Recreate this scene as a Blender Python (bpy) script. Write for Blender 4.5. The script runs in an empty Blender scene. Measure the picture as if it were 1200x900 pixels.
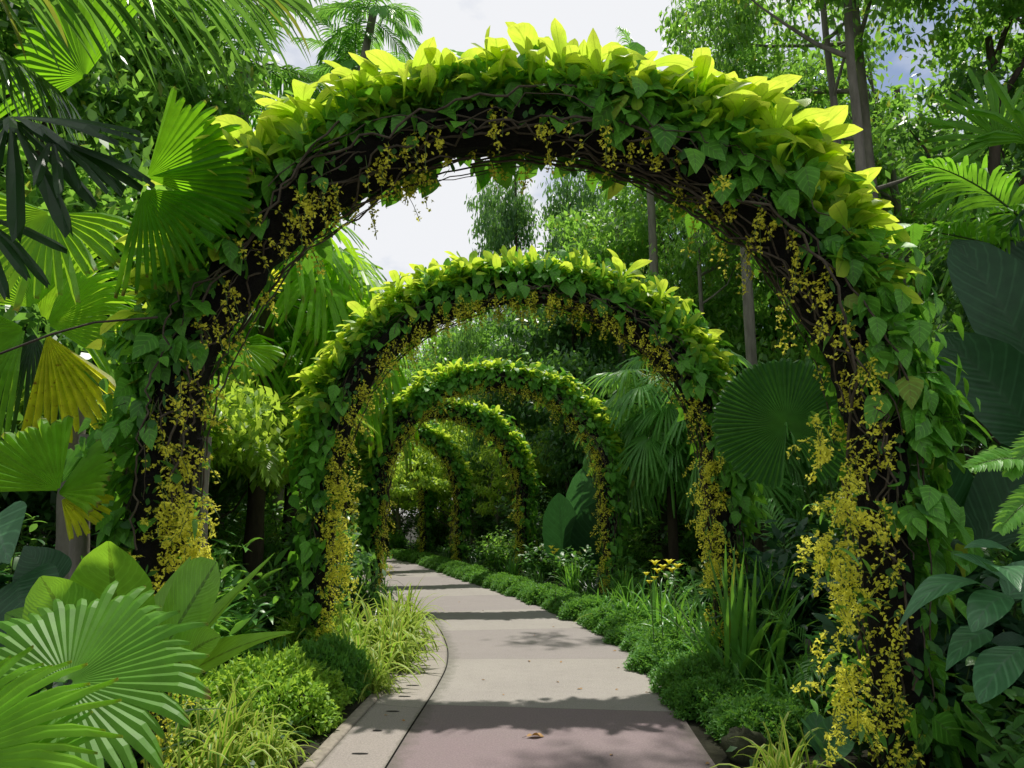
import bpy, math
import numpy as np
from mathutils import Matrix, Vector
rng = np.random.default_rng(11)
R = math.radians
sc = bpy.context.scene
COL = sc.collection
EYE = 1.55
F = 867.0
PITCH = math.atan(150 / F)
cp, sp = math.cos(PITCH), math.sin(PITCH)
SUN_AZ, SUN_EL = R(12), R(67)

def ray(px, py):
    a = (px - 600) / F; b = (450 - py) / F
    return np.array([a, cp - b * sp, sp + b * cp])
def at(px, py, Y):
    r = ray(px, py); return np.array([0, 0, EYE]) + r * (Y / r[1])
def gr(px, py):
    r = ray(px, py); return np.array([0, 0, EYE]) + r * (-EYE / r[2])

# ------------------------------------------------------------------ materials
def nd(nt, t, **k):
    n = nt.nodes.new(t)
    for a, v in k.items():
        if a in n.inputs: n.inputs[a].default_value = v
        else: setattr(n, a, v)
    return n
def rgb(c): return (c[0], c[1], c[2], 1)

def mathn(nt, op, a, b=None, clamp=False):
    n = nt.nodes.new('ShaderNodeMath'); n.operation = op; n.use_clamp = clamp
    for i, x in enumerate((a, b)):
        if x is None: continue
        if isinstance(x, (int, float)): n.inputs[i].default_value = x
        else: nt.links.new(x, n.inputs[i])
    return n.outputs[0]
def mixc(nt, fac, a, b, mode='MIX'):
    n = nt.nodes.new('ShaderNodeMix'); n.data_type = 'RGBA'; n.blend_type = mode
    for s, x in ((0, fac), (6, a), (7, b)):
        if isinstance(x, (int, float)): n.inputs[s].default_value = x
        elif isinstance(x, (tuple, list)): n.inputs[s].default_value = rgb(x)
        else: nt.links.new(x, n.inputs[s])
    return n.outputs[2]

GAIN = {'lance_leaf': 2.3, 'palm_leaflet': 1.15, 'fan_blade_bright': 2.2, 'lily_petal': 1, 'nest_fern_blade': 2.1, 'orchid_petal': 1, 'dark_strap': 1, 'fan_blade_dark': 1, 'dry_leaf': 1, 'dark_broad_leaf': 1.4, 'crest_leaf': 1.9, 'variegated_strap': 1.5, 'fan_blade_yellow': 1.3, 'back_lit_blade': 1.3, 'round_fan_blade': 1.5, 'canopy_leaf': 2.1, 'canopy_leaf_dark': 2.1, 'bluish_broad_leaf': 1.6, 'sword_leaf': 2.1, 'vine_leaf': 2.3, 'feather_leaflet': 2.3, 'vine_leaf_shade': 2.1}
def leafmat(name, a, b, trans, tf=.45, rough=.45, spec=.4, rib=None, stripe=None, veins=0, tip=None, ttip=None, spots=None, pleat=0, edge=False):
    """a,b: two ends of the leaf-to-leaf colour range; trans: what light turns into when it shines through"""
    g_ = GAIN.get(name, 1.85); a = tuple(x * g_ for x in a); b = tuple(x * g_ for x in b); trans = tuple(min(.95, x * (1.25 if g_ > 1 else 1)) for x in trans)
    m = bpy.data.materials.new(name); m.use_nodes = True; nt = m.node_tree; nt.nodes.clear(); L = nt.links
    out = nd(nt, 'ShaderNodeOutputMaterial')
    geo = nd(nt, 'ShaderNodeNewGeometry'); uv = nd(nt, 'ShaderNodeUVMap'); tc = nd(nt, 'ShaderNodeTexCoord')
    sep = nd(nt, 'ShaderNodeSeparateXYZ'); L.new(uv.outputs[0], sep.inputs[0])
    rnd = geo.outputs['Random Per Island']
    noi = nd(nt, 'ShaderNodeTexNoise', Scale=2.3, Detail=3); L.new(tc.outputs['Object'], noi.inputs['Vector'])
    f = mathn(nt, 'ADD', mathn(nt, 'MULTIPLY', rnd, .65), mathn(nt, 'MULTIPLY', noi.outputs[0], .5))
    c = mixc(nt, mathn(nt, 'SUBTRACT', f, .1, True), a, b)
    t = mixc(nt, mathn(nt, 'MULTIPLY', rnd, .5), trans, tuple(x * .55 for x in trans))
    au = mathn(nt, 'ABSOLUTE', mathn(nt, 'SUBTRACT', sep.outputs[0], .5))
    if tip is not None:
        k = mathn(nt, 'MULTIPLY', mathn(nt, 'POWER', sep.outputs[1], 1.6), .9, True)
        c = mixc(nt, k, c, tip)
        if ttip is not None: t = mixc(nt, k, t, ttip)
    if rib is not None:
        k = mathn(nt, 'LESS_THAN', au, .035)
        c = mixc(nt, mathn(nt, 'MULTIPLY', k, .8), c, rib)
        t = mixc(nt, mathn(nt, 'MULTIPLY', k, .5), t, tuple(x * .5 for x in trans))
    if stripe is not None:
        k = mathn(nt, 'GREATER_THAN', au, .22)
        c = mixc(nt, k, c, stripe); t = mixc(nt, k, t, tuple(min(1, x * 1.2) for x in stripe))
    if spots is not None:
        n2 = nd(nt, 'ShaderNodeTexNoise', Scale=30, Detail=2); L.new(tc.outputs['Object'], n2.inputs['Vector'])
        k = mathn(nt, 'MULTIPLY', mathn(nt, 'SUBTRACT', n2.outputs[0], .62, True), 6, True)
        c = mixc(nt, k, c, spots); t = mixc(nt, k, t, spots)
    if name in ('vine_leaf', 'lance_leaf', 'broad_leaf', 'canopy_leaf', 'sword_leaf', 'palm_leaflet'):
        k = mathn(nt, 'MULTIPLY', mathn(nt, 'GREATER_THAN', rnd, .972), .45); c = mixc(nt, k, c, (.30, .24, .03)); t = mixc(nt, k, t, (.6, .45, .05))
    if edge:
        n4 = nd(nt, 'ShaderNodeTexNoise', Scale=9, Detail=4); L.new(tc.outputs['Object'], n4.inputs['Vector'])
        k = mathn(nt, 'MULTIPLY', mathn(nt, 'SUBTRACT', mathn(nt, 'ADD', sep.outputs[1], mathn(nt, 'MULTIPLY', n4.outputs[0], .16)), 1.035, True), 14, True)
        c = mixc(nt, k, c, (.22, .15, .05)); t = mixc(nt, k, t, (.3, .2, .05))
    if veins:
        vs = mathn(nt, 'SINE', mathn(nt, 'MULTIPLY', mathn(nt, 'SUBTRACT', sep.outputs[1], mathn(nt, 'MULTIPLY', au, .55)), veins * .55))
        vk = mathn(nt, 'MULTIPLY', mathn(nt, 'SUBTRACT', vs, .72, True), 1.6, True)
        c = mixc(nt, vk, c, tuple(min(1, x * 1.9 + .01) for x in b)); t = mixc(nt, mathn(nt, 'MULTIPLY', vk, .5), t, tuple(x * .55 for x in trans))
    # fine blotching so no leaf is one flat tone
    n3 = nd(nt, 'ShaderNodeTexNoise', Scale=14, Detail=4); L.new(tc.outputs['Object'], n3.inputs['Vector'])
    v = mathn(nt, 'ADD', mathn(nt, 'MULTIPLY', n3.outputs[0], .7), .65)
    c = mixc(nt, 1.0, c, nd_rgb(nt, v), 'MULTIPLY'); t = mixc(nt, 1.0, t, nd_rgb(nt, v), 'MULTIPLY')
    p = nd(nt, 'ShaderNodeBsdfPrincipled', Roughness=rough); p.inputs['Specular IOR Level'].default_value = spec
    L.new(c, p.inputs['Base Color'])
    tr = nd(nt, 'ShaderNodeBsdfTranslucent'); L.new(t, tr.inputs[0])
    if veins:
        w = mathn(nt, 'SINE', mathn(nt, 'MULTIPLY', mathn(nt, 'SUBTRACT', sep.outputs[1], mathn(nt, 'MULTIPLY', au, .55)), veins))
        bp = nd(nt, 'ShaderNodeBump', Strength=.14, Distance=.003); L.new(w, bp.inputs['Height'])
        L.new(bp.outputs[0], p.inputs['Normal']); L.new(bp.outputs[0], tr.inputs['Normal'])
    if pleat:
        w = mathn(nt, 'SINE', mathn(nt, 'MULTIPLY', sep.outputs[0], pleat))
        bp = nd(nt, 'ShaderNodeBump', Strength=.3, Distance=.003); L.new(w, bp.inputs['Height']); L.new(bp.outputs[0], p.inputs['Normal'])
    mx = nd(nt, 'ShaderNodeMixShader'); mx.inputs[0].default_value = tf
    L.new(p.outputs[0], mx.inputs[1]); L.new(tr.outputs[0], mx.inputs[2]); L.new(mx.outputs[0], out.inputs[0])
    return m
def nd_rgb(nt, v):
    n = nt.nodes.new('ShaderNodeCombineColor')
    for i in range(3): nt.links.new(v, n.inputs[i])
    return n.outputs[0]

def solid(name, a, b, rough=.8, scale=8, bump=.4, spec=.3, stretch=(1, 1, 1), dist=.01):
    m = bpy.data.materials.new(name); m.use_nodes = True; nt = m.node_tree; L = nt.links
    p = nt.nodes['Principled BSDF']; p.inputs['Roughness'].default_value = rough; p.inputs['Specular IOR Level'].default_value = spec
    tc = nd(nt, 'ShaderNodeTexCoord'); mp = nd(nt, 'ShaderNodeMapping'); mp.inputs['Scale'].default_value = stretch
    L.new(tc.outputs['Object'], mp.inputs[0])
    n = nd(nt, 'ShaderNodeTexNoise', Scale=scale, Detail=8, Roughness=.65); L.new(mp.outputs[0], n.inputs['Vector'])
    k = mathn(nt, 'MULTIPLY', mathn(nt, 'SUBTRACT', n.outputs[0], .3, True), 2.3, True)
    L.new(mixc(nt, k, a, b), p.inputs['Base Color'])
    bp = nd(nt, 'ShaderNodeBump', Strength=bump, Distance=dist); L.new(n.outputs[0], bp.inputs['Height']); L.new(bp.outputs[0], p.inputs['Normal'])
    return m

M = {}
M['crest'] = leafmat('crest_leaf', (.06, .17, .012), (.12, .25, .02), (.42, .64, .03), .6, .4, .4, rib=(.22, .36, .06), veins=90, tip=(.36, .48, .03), ttip=(.84, .92, .10))
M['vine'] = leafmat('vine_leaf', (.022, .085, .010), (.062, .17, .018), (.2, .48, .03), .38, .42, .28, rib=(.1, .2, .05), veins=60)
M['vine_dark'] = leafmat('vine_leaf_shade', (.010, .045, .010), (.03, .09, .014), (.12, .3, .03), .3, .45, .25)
M['orchid'] = leafmat('orchid_petal', (.85, .86, .10), (.84, .78, .07), (.94, .94, .15), .4, .6, .2)
M['lily'] = leafmat('lily_petal', (.9, .88, .08), (.9, .82, .06), (.95, .9, .1), .35, .6, .2)
M['straps_var'] = leafmat('variegated_strap', (.06, .17, .015), (.11, .22, .02), (.26, .5, .03), .42, .45, .25, stripe=(.42, .48, .09))
M['straps'] = leafmat('sword_leaf', (.03, .10, .02), (.06, .17, .025), (.2, .45, .04), .38, .33, .5)
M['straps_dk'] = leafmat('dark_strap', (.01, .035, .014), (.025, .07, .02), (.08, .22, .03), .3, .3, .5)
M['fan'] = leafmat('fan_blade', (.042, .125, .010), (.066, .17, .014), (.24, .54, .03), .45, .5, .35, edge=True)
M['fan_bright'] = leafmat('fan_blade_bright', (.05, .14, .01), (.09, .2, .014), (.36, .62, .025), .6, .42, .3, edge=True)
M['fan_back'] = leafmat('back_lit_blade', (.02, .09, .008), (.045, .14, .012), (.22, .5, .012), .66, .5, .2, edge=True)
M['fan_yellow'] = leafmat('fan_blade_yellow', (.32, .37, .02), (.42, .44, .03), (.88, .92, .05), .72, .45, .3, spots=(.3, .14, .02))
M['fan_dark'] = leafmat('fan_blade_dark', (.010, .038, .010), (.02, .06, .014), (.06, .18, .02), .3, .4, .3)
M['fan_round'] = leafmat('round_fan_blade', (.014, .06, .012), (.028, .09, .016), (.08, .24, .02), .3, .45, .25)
M['frond'] = leafmat('palm_leaflet', (.022, .08, .022), (.05, .13, .03), (.2, .42, .05), .38, .22, .7)
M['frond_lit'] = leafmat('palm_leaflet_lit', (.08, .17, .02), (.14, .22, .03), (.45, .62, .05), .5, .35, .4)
M['feather'] = leafmat('feather_leaflet', (.035, .11, .025), (.07, .17, .035), (.24, .5, .06), .45, .4, .4)
M['nest'] = leafmat('nest_fern_blade', (.055, .16, .012), (.085, .2, .018), (.3, .56, .03), .5, .34, .45, rib=(.012, .03, .01), veins=170)
M['broad'] = leafmat('broad_leaf', (.022, .075, .018), (.05, .13, .025), (.16, .38, .04), .35, .35, .45, rib=(.08, .16, .06), veins=80)
M['broad_bl'] = leafmat('bluish_broad_leaf', (.025, .08, .035), (.045, .12, .05), (.09, .28, .06), .28, .36, .4, rib=(.09, .18, .1), veins=60)
M['broad_dk'] = leafmat('dark_broad_leaf', (.008, .035, .014), (.016, .055, .02), (.05, .18, .035), .22, .42, .3, rib=(.03, .08, .035), veins=110)
M['lance'] = leafmat('lance_leaf', (.025, .085, .02), (.07, .17, .03), (.24, .5, .05), .4, .35, .45)
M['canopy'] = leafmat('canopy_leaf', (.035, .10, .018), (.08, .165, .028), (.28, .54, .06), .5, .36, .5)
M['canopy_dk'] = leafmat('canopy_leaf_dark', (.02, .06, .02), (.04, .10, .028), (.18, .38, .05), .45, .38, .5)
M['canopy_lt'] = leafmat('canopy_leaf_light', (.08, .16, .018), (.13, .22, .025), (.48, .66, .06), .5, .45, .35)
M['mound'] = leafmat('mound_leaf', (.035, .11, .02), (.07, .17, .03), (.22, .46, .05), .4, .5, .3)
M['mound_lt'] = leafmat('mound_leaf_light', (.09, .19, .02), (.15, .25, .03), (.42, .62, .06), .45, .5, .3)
M['fern'] = leafmat('fern_leaf', (.05, .15, .02), (.09, .22, .03), (.3, .58, .05), .45, .45, .35)
M['litter'] = leafmat('ground_leaf', (.012, .04, .012), (.035, .09, .02), (.1, .25, .03), .35, .5, .3)
M['dryleaf'] = leafmat('dry_leaf', (.33, .17, .05), (.4, .24, .08), (.4, .2, .05), .15, .6, .3, rib=(.18, .08, .03))
M['stem'] = solid('vine_stem', (.035, .028, .018), (.12, .10, .07), .8, 20, .6)
M['greenstem'] = solid('green_stem', (.05, .10, .02), (.10, .16, .04), .5, 12, .2)
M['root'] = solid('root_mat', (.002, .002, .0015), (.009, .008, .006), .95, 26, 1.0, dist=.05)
M['metal'] = solid('arch_metal', (.01, .014, .01), (.025, .03, .02), .5, 30, .2)
M['bark'] = solid('pale_bark', (.10, .09, .075), (.26, .24, .2), .85, 6, .7, stretch=(1, 1, .35), dist=.03)
M['bark_dk'] = solid('dark_bark', (.03, .025, .018), (.09, .07, .05), .9, 7, .8, stretch=(1, 1, .3), dist=.03)
M['core'] = solid('painted_shade_core', (.004, .007, .003), (.014, .022, .008), .95, 25, .8, dist=.03)  # near-black fill: shade between the mound leaves put into its colour
M['soil'] = solid('soil', (.008, .008, .004), (.03, .03, .014), .95, 5, .9, dist=.04)
M['rock'] = solid('mossy_rock', (.02, .022, .014), (.06, .07, .03), .9, 9, .9, dist=.03)
M['slot'] = solid('drain_slot_dark', (.006, .006, .006), (.015, .014, .012), .9, 10, .1)

def pathmat(name, strip=False):
    m = bpy.data.materials.new(name); m.use_nodes = True; nt = m.node_tree; L = nt.links
    p = nt.nodes['Principled BSDF']; p.inputs['Specular IOR Level'].default_value = .3
    tc = nd(nt, 'ShaderNodeTexCoord'); uv = nd(nt, 'ShaderNodeUVMap'); sep = nd(nt, 'ShaderNodeSeparateXYZ'); L.new(uv.outputs[0], sep.inputs[0])
    big = nd(nt, 'ShaderNodeTexNoise', Scale=1.1, Detail=6, Roughness=.7); L.new(tc.outputs['Object'], big.inputs['Vector'])
    mid = nd(nt, 'ShaderNodeTexNoise', Scale=9, Detail=6, Roughness=.7); L.new(tc.outputs['Object'], mid.inputs['Vector'])
    fine = nd(nt, 'ShaderNodeTexNoise', Scale=75, Detail=5, Roughness=.85); L.new(tc.outputs['Object'], fine.inputs['Vector'])
    wob = mathn(nt, 'MULTIPLY', mathn(nt, 'SUBTRACT', mid.outputs[0], .5), .035)
    v = mathn(nt, 'ADD', sep.outputs[1], wob)
    sl = mathn(nt, 'ADD', v, mathn(nt, 'MULTIPLY', sep.outputs[0], .12))
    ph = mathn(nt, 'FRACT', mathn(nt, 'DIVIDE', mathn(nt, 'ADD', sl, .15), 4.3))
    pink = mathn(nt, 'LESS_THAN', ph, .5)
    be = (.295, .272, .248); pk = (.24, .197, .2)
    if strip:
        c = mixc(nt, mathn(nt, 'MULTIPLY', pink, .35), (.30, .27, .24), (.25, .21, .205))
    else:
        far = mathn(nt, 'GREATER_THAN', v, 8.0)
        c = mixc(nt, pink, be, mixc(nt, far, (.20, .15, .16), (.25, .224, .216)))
    k = mathn(nt, 'MULTIPLY', mathn(nt, 'SUBTRACT', big.outputs[0], .35, True), 1.9, True)
    c = mixc(nt, mathn(nt, 'MULTIPLY', k, .5), c, (.2, .18, .17))
    k2 = mathn(nt, 'MULTIPLY', mathn(nt, 'SUBTRACT', mid.outputs[0], .52, True), 3, True)
    c = mixc(nt, mathn(nt, 'MULTIPLY', k2, .45), c, (.17, .15, .135))
    g = mathn(nt, 'ADD', mathn(nt, 'MULTIPLY', fine.outputs[0], 1.9), .05)
    c = mixc(nt, 1.0, c, nd_rgb(nt, g), 'MULTIPLY')
    # slab joints
    jf = mathn(nt, 'ABSOLUTE', mathn(nt, 'SUBTRACT', mathn(nt, 'FRACT', mathn(nt, 'ADD', mathn(nt, 'MULTIPLY', ph, 2), .5)), .5))
    c = mixc(nt, mathn(nt, 'MULTIPLY', mathn(nt, 'LESS_THAN', jf, .003), .35), c, (.06, .05, .045))
    # grime creeping in from the edges
    eg = mathn(nt, 'ABSOLUTE', mathn(nt, 'SUBTRACT', sep.outputs[0], .5))
    ek = mathn(nt, 'MULTIPLY', mathn(nt, 'SUBTRACT', mathn(nt, 'ADD', eg, mathn(nt, 'MULTIPLY', mid.outputs[0], .16)), .52, True), 14, True)
    c = mixc(nt, mathn(nt, 'MULTIPLY', ek, .55), c, (.05, .055, .03))
    L.new(c, p.inputs['Base Color'])
    L.new(mathn(nt, 'ADD', mathn(nt, 'MULTIPLY', big.outputs[0], .3), .55), p.inputs['Roughness'])
    h = mathn(nt, 'ADD', mathn(nt, 'MULTIPLY', fine.outputs[0], .5), mid.outputs[0])
    bp = nd(nt, 'ShaderNodeBump', Strength=.45, Distance=.006); L.new(h, bp.inputs['Height']); L.new(bp.outputs[0], p.inputs['Normal'])
    return m
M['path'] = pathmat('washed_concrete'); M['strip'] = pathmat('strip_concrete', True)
M['kerb'] = solid('kerb_concrete', (.17, .15, .12), (.34, .3, .25), .85, 14, .5)

# ------------------------------------------------------------------ mesh collector
def nrm(v): return v / np.maximum(np.linalg.norm(v, axis=-1, keepdims=True), 1e-9)
Z = np.array([0, 0, 1.0])
class Mb:
    def __init__(s): s.v = []; s.f = []; s.uv = []; s.mi = []; s.n = 0; s.flat = False
    def add(s, V, Fq, UV=None, mi=0):
        V = np.asarray(V, float).reshape(-1, 3); Fq = np.asarray(Fq, int)
        s.v.append(V); s.f.append(Fq + s.n); s.uv.append(np.zeros((len(V), 2)) if UV is None else np.asarray(UV).reshape(-1, 2))
        s.mi.append(np.full(len(Fq), mi)); s.n += len(V)
    def build(s, name, mats, parent=None, loc=None):
        V = np.concatenate(s.v); Fq = np.concatenate(s.f); UV = np.concatenate(s.uv); mi = np.concatenate(s.mi)
        if parent is not None and loc is None: V = V - np.array(parent.location)
        if loc is not None: V = V - np.array(loc)
        me = bpy.data.meshes.new(name)
        me.vertices.add(len(V)); me.vertices.foreach_set('co', V.astype(np.float32).ravel())
        me.loops.add(len(Fq) * 4); me.loops.foreach_set('vertex_index', Fq.astype(np.int32).ravel())
        me.polygons.add(len(Fq)); me.polygons.foreach_set('loop_start', np.arange(0, len(Fq) * 4, 4, dtype=np.int32))
        me.polygons.foreach_set('loop_total', np.full(len(Fq), 4, dtype=np.int32))
        me.polygons.foreach_set('material_index', mi.astype(np.int32))
        me.polygons.foreach_set('use_smooth', np.full(len(Fq), not s.flat, dtype=bool))
        l = me.uv_layers.new(name='UVMap'); l.data.foreach_set('uv', UV[Fq.ravel()].astype(np.float32).ravel())
        me.update(calc_edges=True)
        for m in (mats if isinstance(mats, (list, tuple)) else [mats]): me.materials.append(m)
        o = bpy.data.objects.new(name, me); COL.objects.link(o)
        if parent is not None: o.parent = parent
        if loc is not None: o.location = loc
        return o

SH = {
 'oval': ([0, .1, .25, .45, .65, .82, .93, 1], [.08, .35, .75, 1, .93, .66, .36, .04]),
 'obov': ([0, .1, .3, .5, .7, .85, .95, 1], [.12, .2, .5, .82, 1, .85, .5, .06]),
 'crst': ([0, .12, .25, .4, .55, .68, .8, .9, .96, 1], [.12, .2, .48, .78, .96, 1, .88, .6, .32, .05]),
 'heart': ([0, .04, .15, .3, .5, .7, .88, 1], [.25, .72, .98, 1, .84, .54, .22, .03]),
 'lance': ([0, .1, .3, .5, .75, 1], [.15, .55, 1, .92, .5, .03]),
 'strap': ([0, .1, .5, .75, .92, 1], [.7, .85, 1, .8, .4, .04]),
 'sword': ([0, .2, .5, .8, 1], [.55, .85, 1, .6, .03]),
 'diam': ([0, .35, .7, 1], [.12, 1, .75, .06]),
 'paddle': ([0, .05, .2, .45, .7, .9, 1], [.1, .5, .88, 1, .88, .5, .05]),
}
def blades(mb, P, D, N, L, W, bend=0., nseg=4, shape='oval', fold=.15, mid=True, wav=0., mi=0, curl=0.):
    P = np.asarray(P, float).reshape(-1, 3); m = len(P)
    D = nrm(np.broadcast_to(np.asarray(D, float), (m, 3))); N = np.broadcast_to(np.asarray(N, float), (m, 3))
    L = np.broadcast_to(np.asarray(L, float), (m,)); W = np.broadcast_to(np.asarray(W, float), (m,))
    bend = np.broadcast_to(np.asarray(bend, float), (m,)); curl = np.broadcast_to(np.asarray(curl, float), (m,))
    S = np.cross(D, N); bad = np.linalg.norm(S, axis=1) < 1e-3
    if bad.any(): S[bad] = np.cross(D[bad], np.array([.3, .8, .5]))
    S = nrm(S); N0 = np.cross(S, D)
    t = np.linspace(0, 1, nseg + 1); cols = [-1, 0, 1] if mid else [-1, 1]
    C = np.zeros((m, nseg + 1, 3)); C[:, 0] = P; dn = np.zeros((m, nseg + 1, 3)); dn[:, 0] = D
    for k in range(nseg):
        tm = (k + .5) / nseg
        d = nrm(D - (bend * tm * 1.6)[:, None] * Z - (curl * tm)[:, None] * N0)
        C[:, k + 1] = C[:, k] + d * (L / nseg)[:, None]; dn[:, k + 1] = d
        if k == 0: dn[:, 0] = nrm(D * .6 + d * .4)
    nn = np.cross(np.broadcast_to(S[:, None], C.shape), dn)
    w = np.interp(t, *SH[shape]); V = np.zeros((m, nseg + 1, len(cols), 3)); UV = np.zeros((m, nseg + 1, len(cols), 2))
    ph = rng.uniform(0, 6.28, (m, 1)); wv = np.sin(ph + t[None] * 9) * wav
    for j, c in enumerate(cols):
        hw = (w[None] * W[:, None] / 2)[..., None]
        V[:, :, j] = C + S[:, None] * c * hw + nn * abs(c) * hw * (fold + (wv * c)[..., None]) * (1 if mid else 0)
        UV[:, :, j, 0] = (c + 1) / 2; UV[:, :, j, 1] = t
    nc = len(cols); base = (np.arange(m) * (nseg + 1) * nc)[:, None]; q = []
    for k in range(nseg):
        for j in range(nc - 1):
            a = k * nc + j; q.append([a, a + 1, a + 1 + nc, a + nc])
    q = np.array(q); Fq = (base[:, :, None] + q[None]).reshape(-1, 4)
    mb.add(V, Fq, UV, mi)

def tube(mb, pts, r, n=6, mi=0, closed=False):
    pts = np.asarray(pts, float); k = len(pts); r = np.broadcast_to(np.asarray(r, float), (k,))
    T = nrm(np.gradient(pts, axis=0)); ref = np.array([.13, .97, .2]) if abs(T[0, 2]) > .7 else Z
    A = nrm(np.cross(T, ref)); B = np.cross(T, A); th = np.linspace(0, 2 * math.pi, n, endpoint=False)
    V = pts[:, None] + r[:, None, None] * (A[:, None] * np.cos(th)[None, :, None] + B[:, None] * np.sin(th)[None, :, None])
    q = [];
    for i in range(k - 1):
        for j in range(n):
            j2 = (j + 1) % n; q.append([i * n + j, i * n + j2, (i + 1) * n + j2, (i + 1) * n + j])
    UV = np.zeros((k, n, 2)); UV[..., 0] = np.arange(n) / n; UV[..., 1] = np.arange(k)[:, None] / k
    mb.add(V, q, UV, mi)

def curve(P, D, L, bend, n=10, side=(0, 0, 0), sideb=0):
    P = np.array(P, float); D = nrm(np.array(D, float)); pts = [P]; ds = [D]
    for k in range(n):
        tm = (k + .5) / n; d = nrm(D - bend * tm * 1.6 * Z + np.array(side) * sideb * tm)
        pts.append(pts[-1] + d * L / n); ds.append(d)
    return np.array(pts), np.array(ds)

def rdir(n, up=0.): 
    v = rng.normal(size=(n, 3)); v[:, 2] += up; return nrm(v)
def polar(az, el):
    az, el = np.broadcast_arrays(np.asarray(az, float), np.asarray(el, float))
    return np.stack([np.cos(az) * np.cos(el), np.sin(az) * np.cos(el), np.sin(el)], -1)

def fan(mb, hub, D, N, Rad, span=300, nseg=36, split=.6, pleat=.045, cup=.15, droop=.2, tipdroop=.2, rough=.05, mi=0, blunt=.1, gaps=None):
    hub = np.array(hub, float); D = nrm(np.array(D, float)); N = np.array(N, float)
    X = nrm(np.cross(D, N)); Nn = np.cross(X, D); mb.flat = True
    st = np.array([.03, split * .33, split * .66, split, split + (1 - split) * .5, split + (1 - split) * .85, 1.])
    da = R(span) / nseg
    for i in range(nseg):
        a0 = -R(span) / 2 + i * da; am = a0 + da / 2; rl = Rad * (1 + rng.normal() * rough) * (1 - .12 * abs(am / math.pi) ** 2)
        if gaps and any(g0 < math.degrees(am) < g1 for g0, g1 in gaps): continue
        tw = rng.normal() * .02; td = tipdroop * (1 + rng.normal() * .35)
        V = []; UV = []
        for k, s in enumerate(st):
            wf = 1 if s <= split + 1e-6 else (1, 1, 1, 1, .72 + .2 * blunt, .38 + .5 * blunt, blunt * .8 + .02)[k]
            ee = max(0, s - split) / (1 - split + 1e-9)
            for c in (-1, 0, 1):
                a = am + c * da / 2 * wf * (1 - .0) + tw * ee
                rr = rl * s
                z = (pleat * rr * (1 if c == 0 else -1) * (.9 if s <= split else .55)) * (da / .17) + cup * rr * 1.0 - droop * s * s * Rad
                p = hub + D * math.cos(a) * rr + X * math.sin(a) * rr + Nn * z - Z * (td * ee ** 1.5 * Rad * (1 - split) * 1.2)
                V.append(p); UV.append(((c + 1) / 2, s))
        q = []
        for k in range(len(st) - 1):
            for j in range(2): b = k * 3 + j; q.append([b, b + 1, b + 4, b + 3])
        mb.add(V, q, UV, mi)

def frond(mb, P, D, L, bend, nl=26, ll=.45, lw=.035, ldroop=.5, a0=65, a1=25, mi=0, rr=.012, ri=1, vee=.25, shape='sword', nseg=4, start=.12, N=None, fold=.3):
    pts, ds = curve(P, D, L, bend, 12)
    tube(mb, pts, np.linspace(rr, rr * .25, len(pts)), 5, ri)
    t = np.linspace(start, .995, nl); idx = t * 12; i0 = np.minimum(idx.astype(int), 11); fr = (idx - i0)[:, None]
    C = pts[i0] * (1 - fr) + pts[i0 + 1] * fr; T = nrm(ds[i0] * (1 - fr) + ds[i0 + 1] * fr)
    up = Z if N is None else np.array(N, float)
    S = nrm(np.cross(T, up)); U = np.cross(S, T)
    for s in (-1, 1):
        a = np.radians(a0 + (a1 - a0) * t) + rng.normal(0, .05, nl)
        d = T * np.cos(a)[:, None] + s * S * np.sin(a)[:, None] + U * vee
        len_ = ll * (np.sin(math.pi * np.clip(.12 + t * .8, 0, 1)) ** .7) * rng.uniform(.9, 1.08, nl)
        blades(mb, C, d, U + s * -S * .3 + rng.normal(0, .15, (nl, 3)), len_, lw, ldroop * rng.uniform(.6, 1.3, nl), nseg, shape, fold, mi=mi)

# ------------------------------------------------------------------ object helpers
def thing(name, label=None, cat=None, loc=(0, 0, 0), group=None):
    o = bpy.data.objects.new(name, None); COL.objects.link(o); o.location = tuple(float(x) for x in loc); o.empty_display_size = .1
    tag(o, label, cat, group); return o
def tag(o, label=None, cat=None, group=None, kind=None):
    for k, v in (('label', label), ('category', cat), ('group', group), ('kind', kind)):
        if v: o[k] = v
    return o
def dup(root, loc, rz=0., s=1., label=None, group=None, tilt=0.):
    r = root.copy(); COL.objects.link(r); r.location = tuple(float(x) for x in loc); r.rotation_euler = (tilt, 0, rz)
    r.scale = (s, s, s) if np.isscalar(s) else s
    if label: r['label'] = label
    if group: r['group'] = group
    for ch in list(root.children):
        c = ch.copy(); COL.objects.link(c); c.parent = r
        for g in list(ch.children):
            d = g.copy(); COL.objects.link(d); d.parent = c
    return r
class Kind:
    """one prototype; the first use places the prototype itself, later uses copy it"""
    def __init__(s, maker, cat, group): s.maker = maker; s.cat = cat; s.group = group; s.o = None
    def put(s, loc, label, rz=None, sc_=1., group=None, tilt=0.):
        rz = rng.uniform(0, 6.28) if rz is None else rz
        loc = (float(loc[0]), float(loc[1]), float(loc[2]) if len(loc) > 2 else 0.)
        g = group or s.group
        if s.o is None:
            s.o = s.maker(); tag(s.o, label, s.cat, g)
            s.o.location = loc; s.o.rotation_euler = (tilt, 0, rz); s.o.scale = (sc_, sc_, sc_) if np.isscalar(sc_) else sc_
            return s.o
        return dup(s.o, loc, rz, sc_, label, g, tilt)

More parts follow.
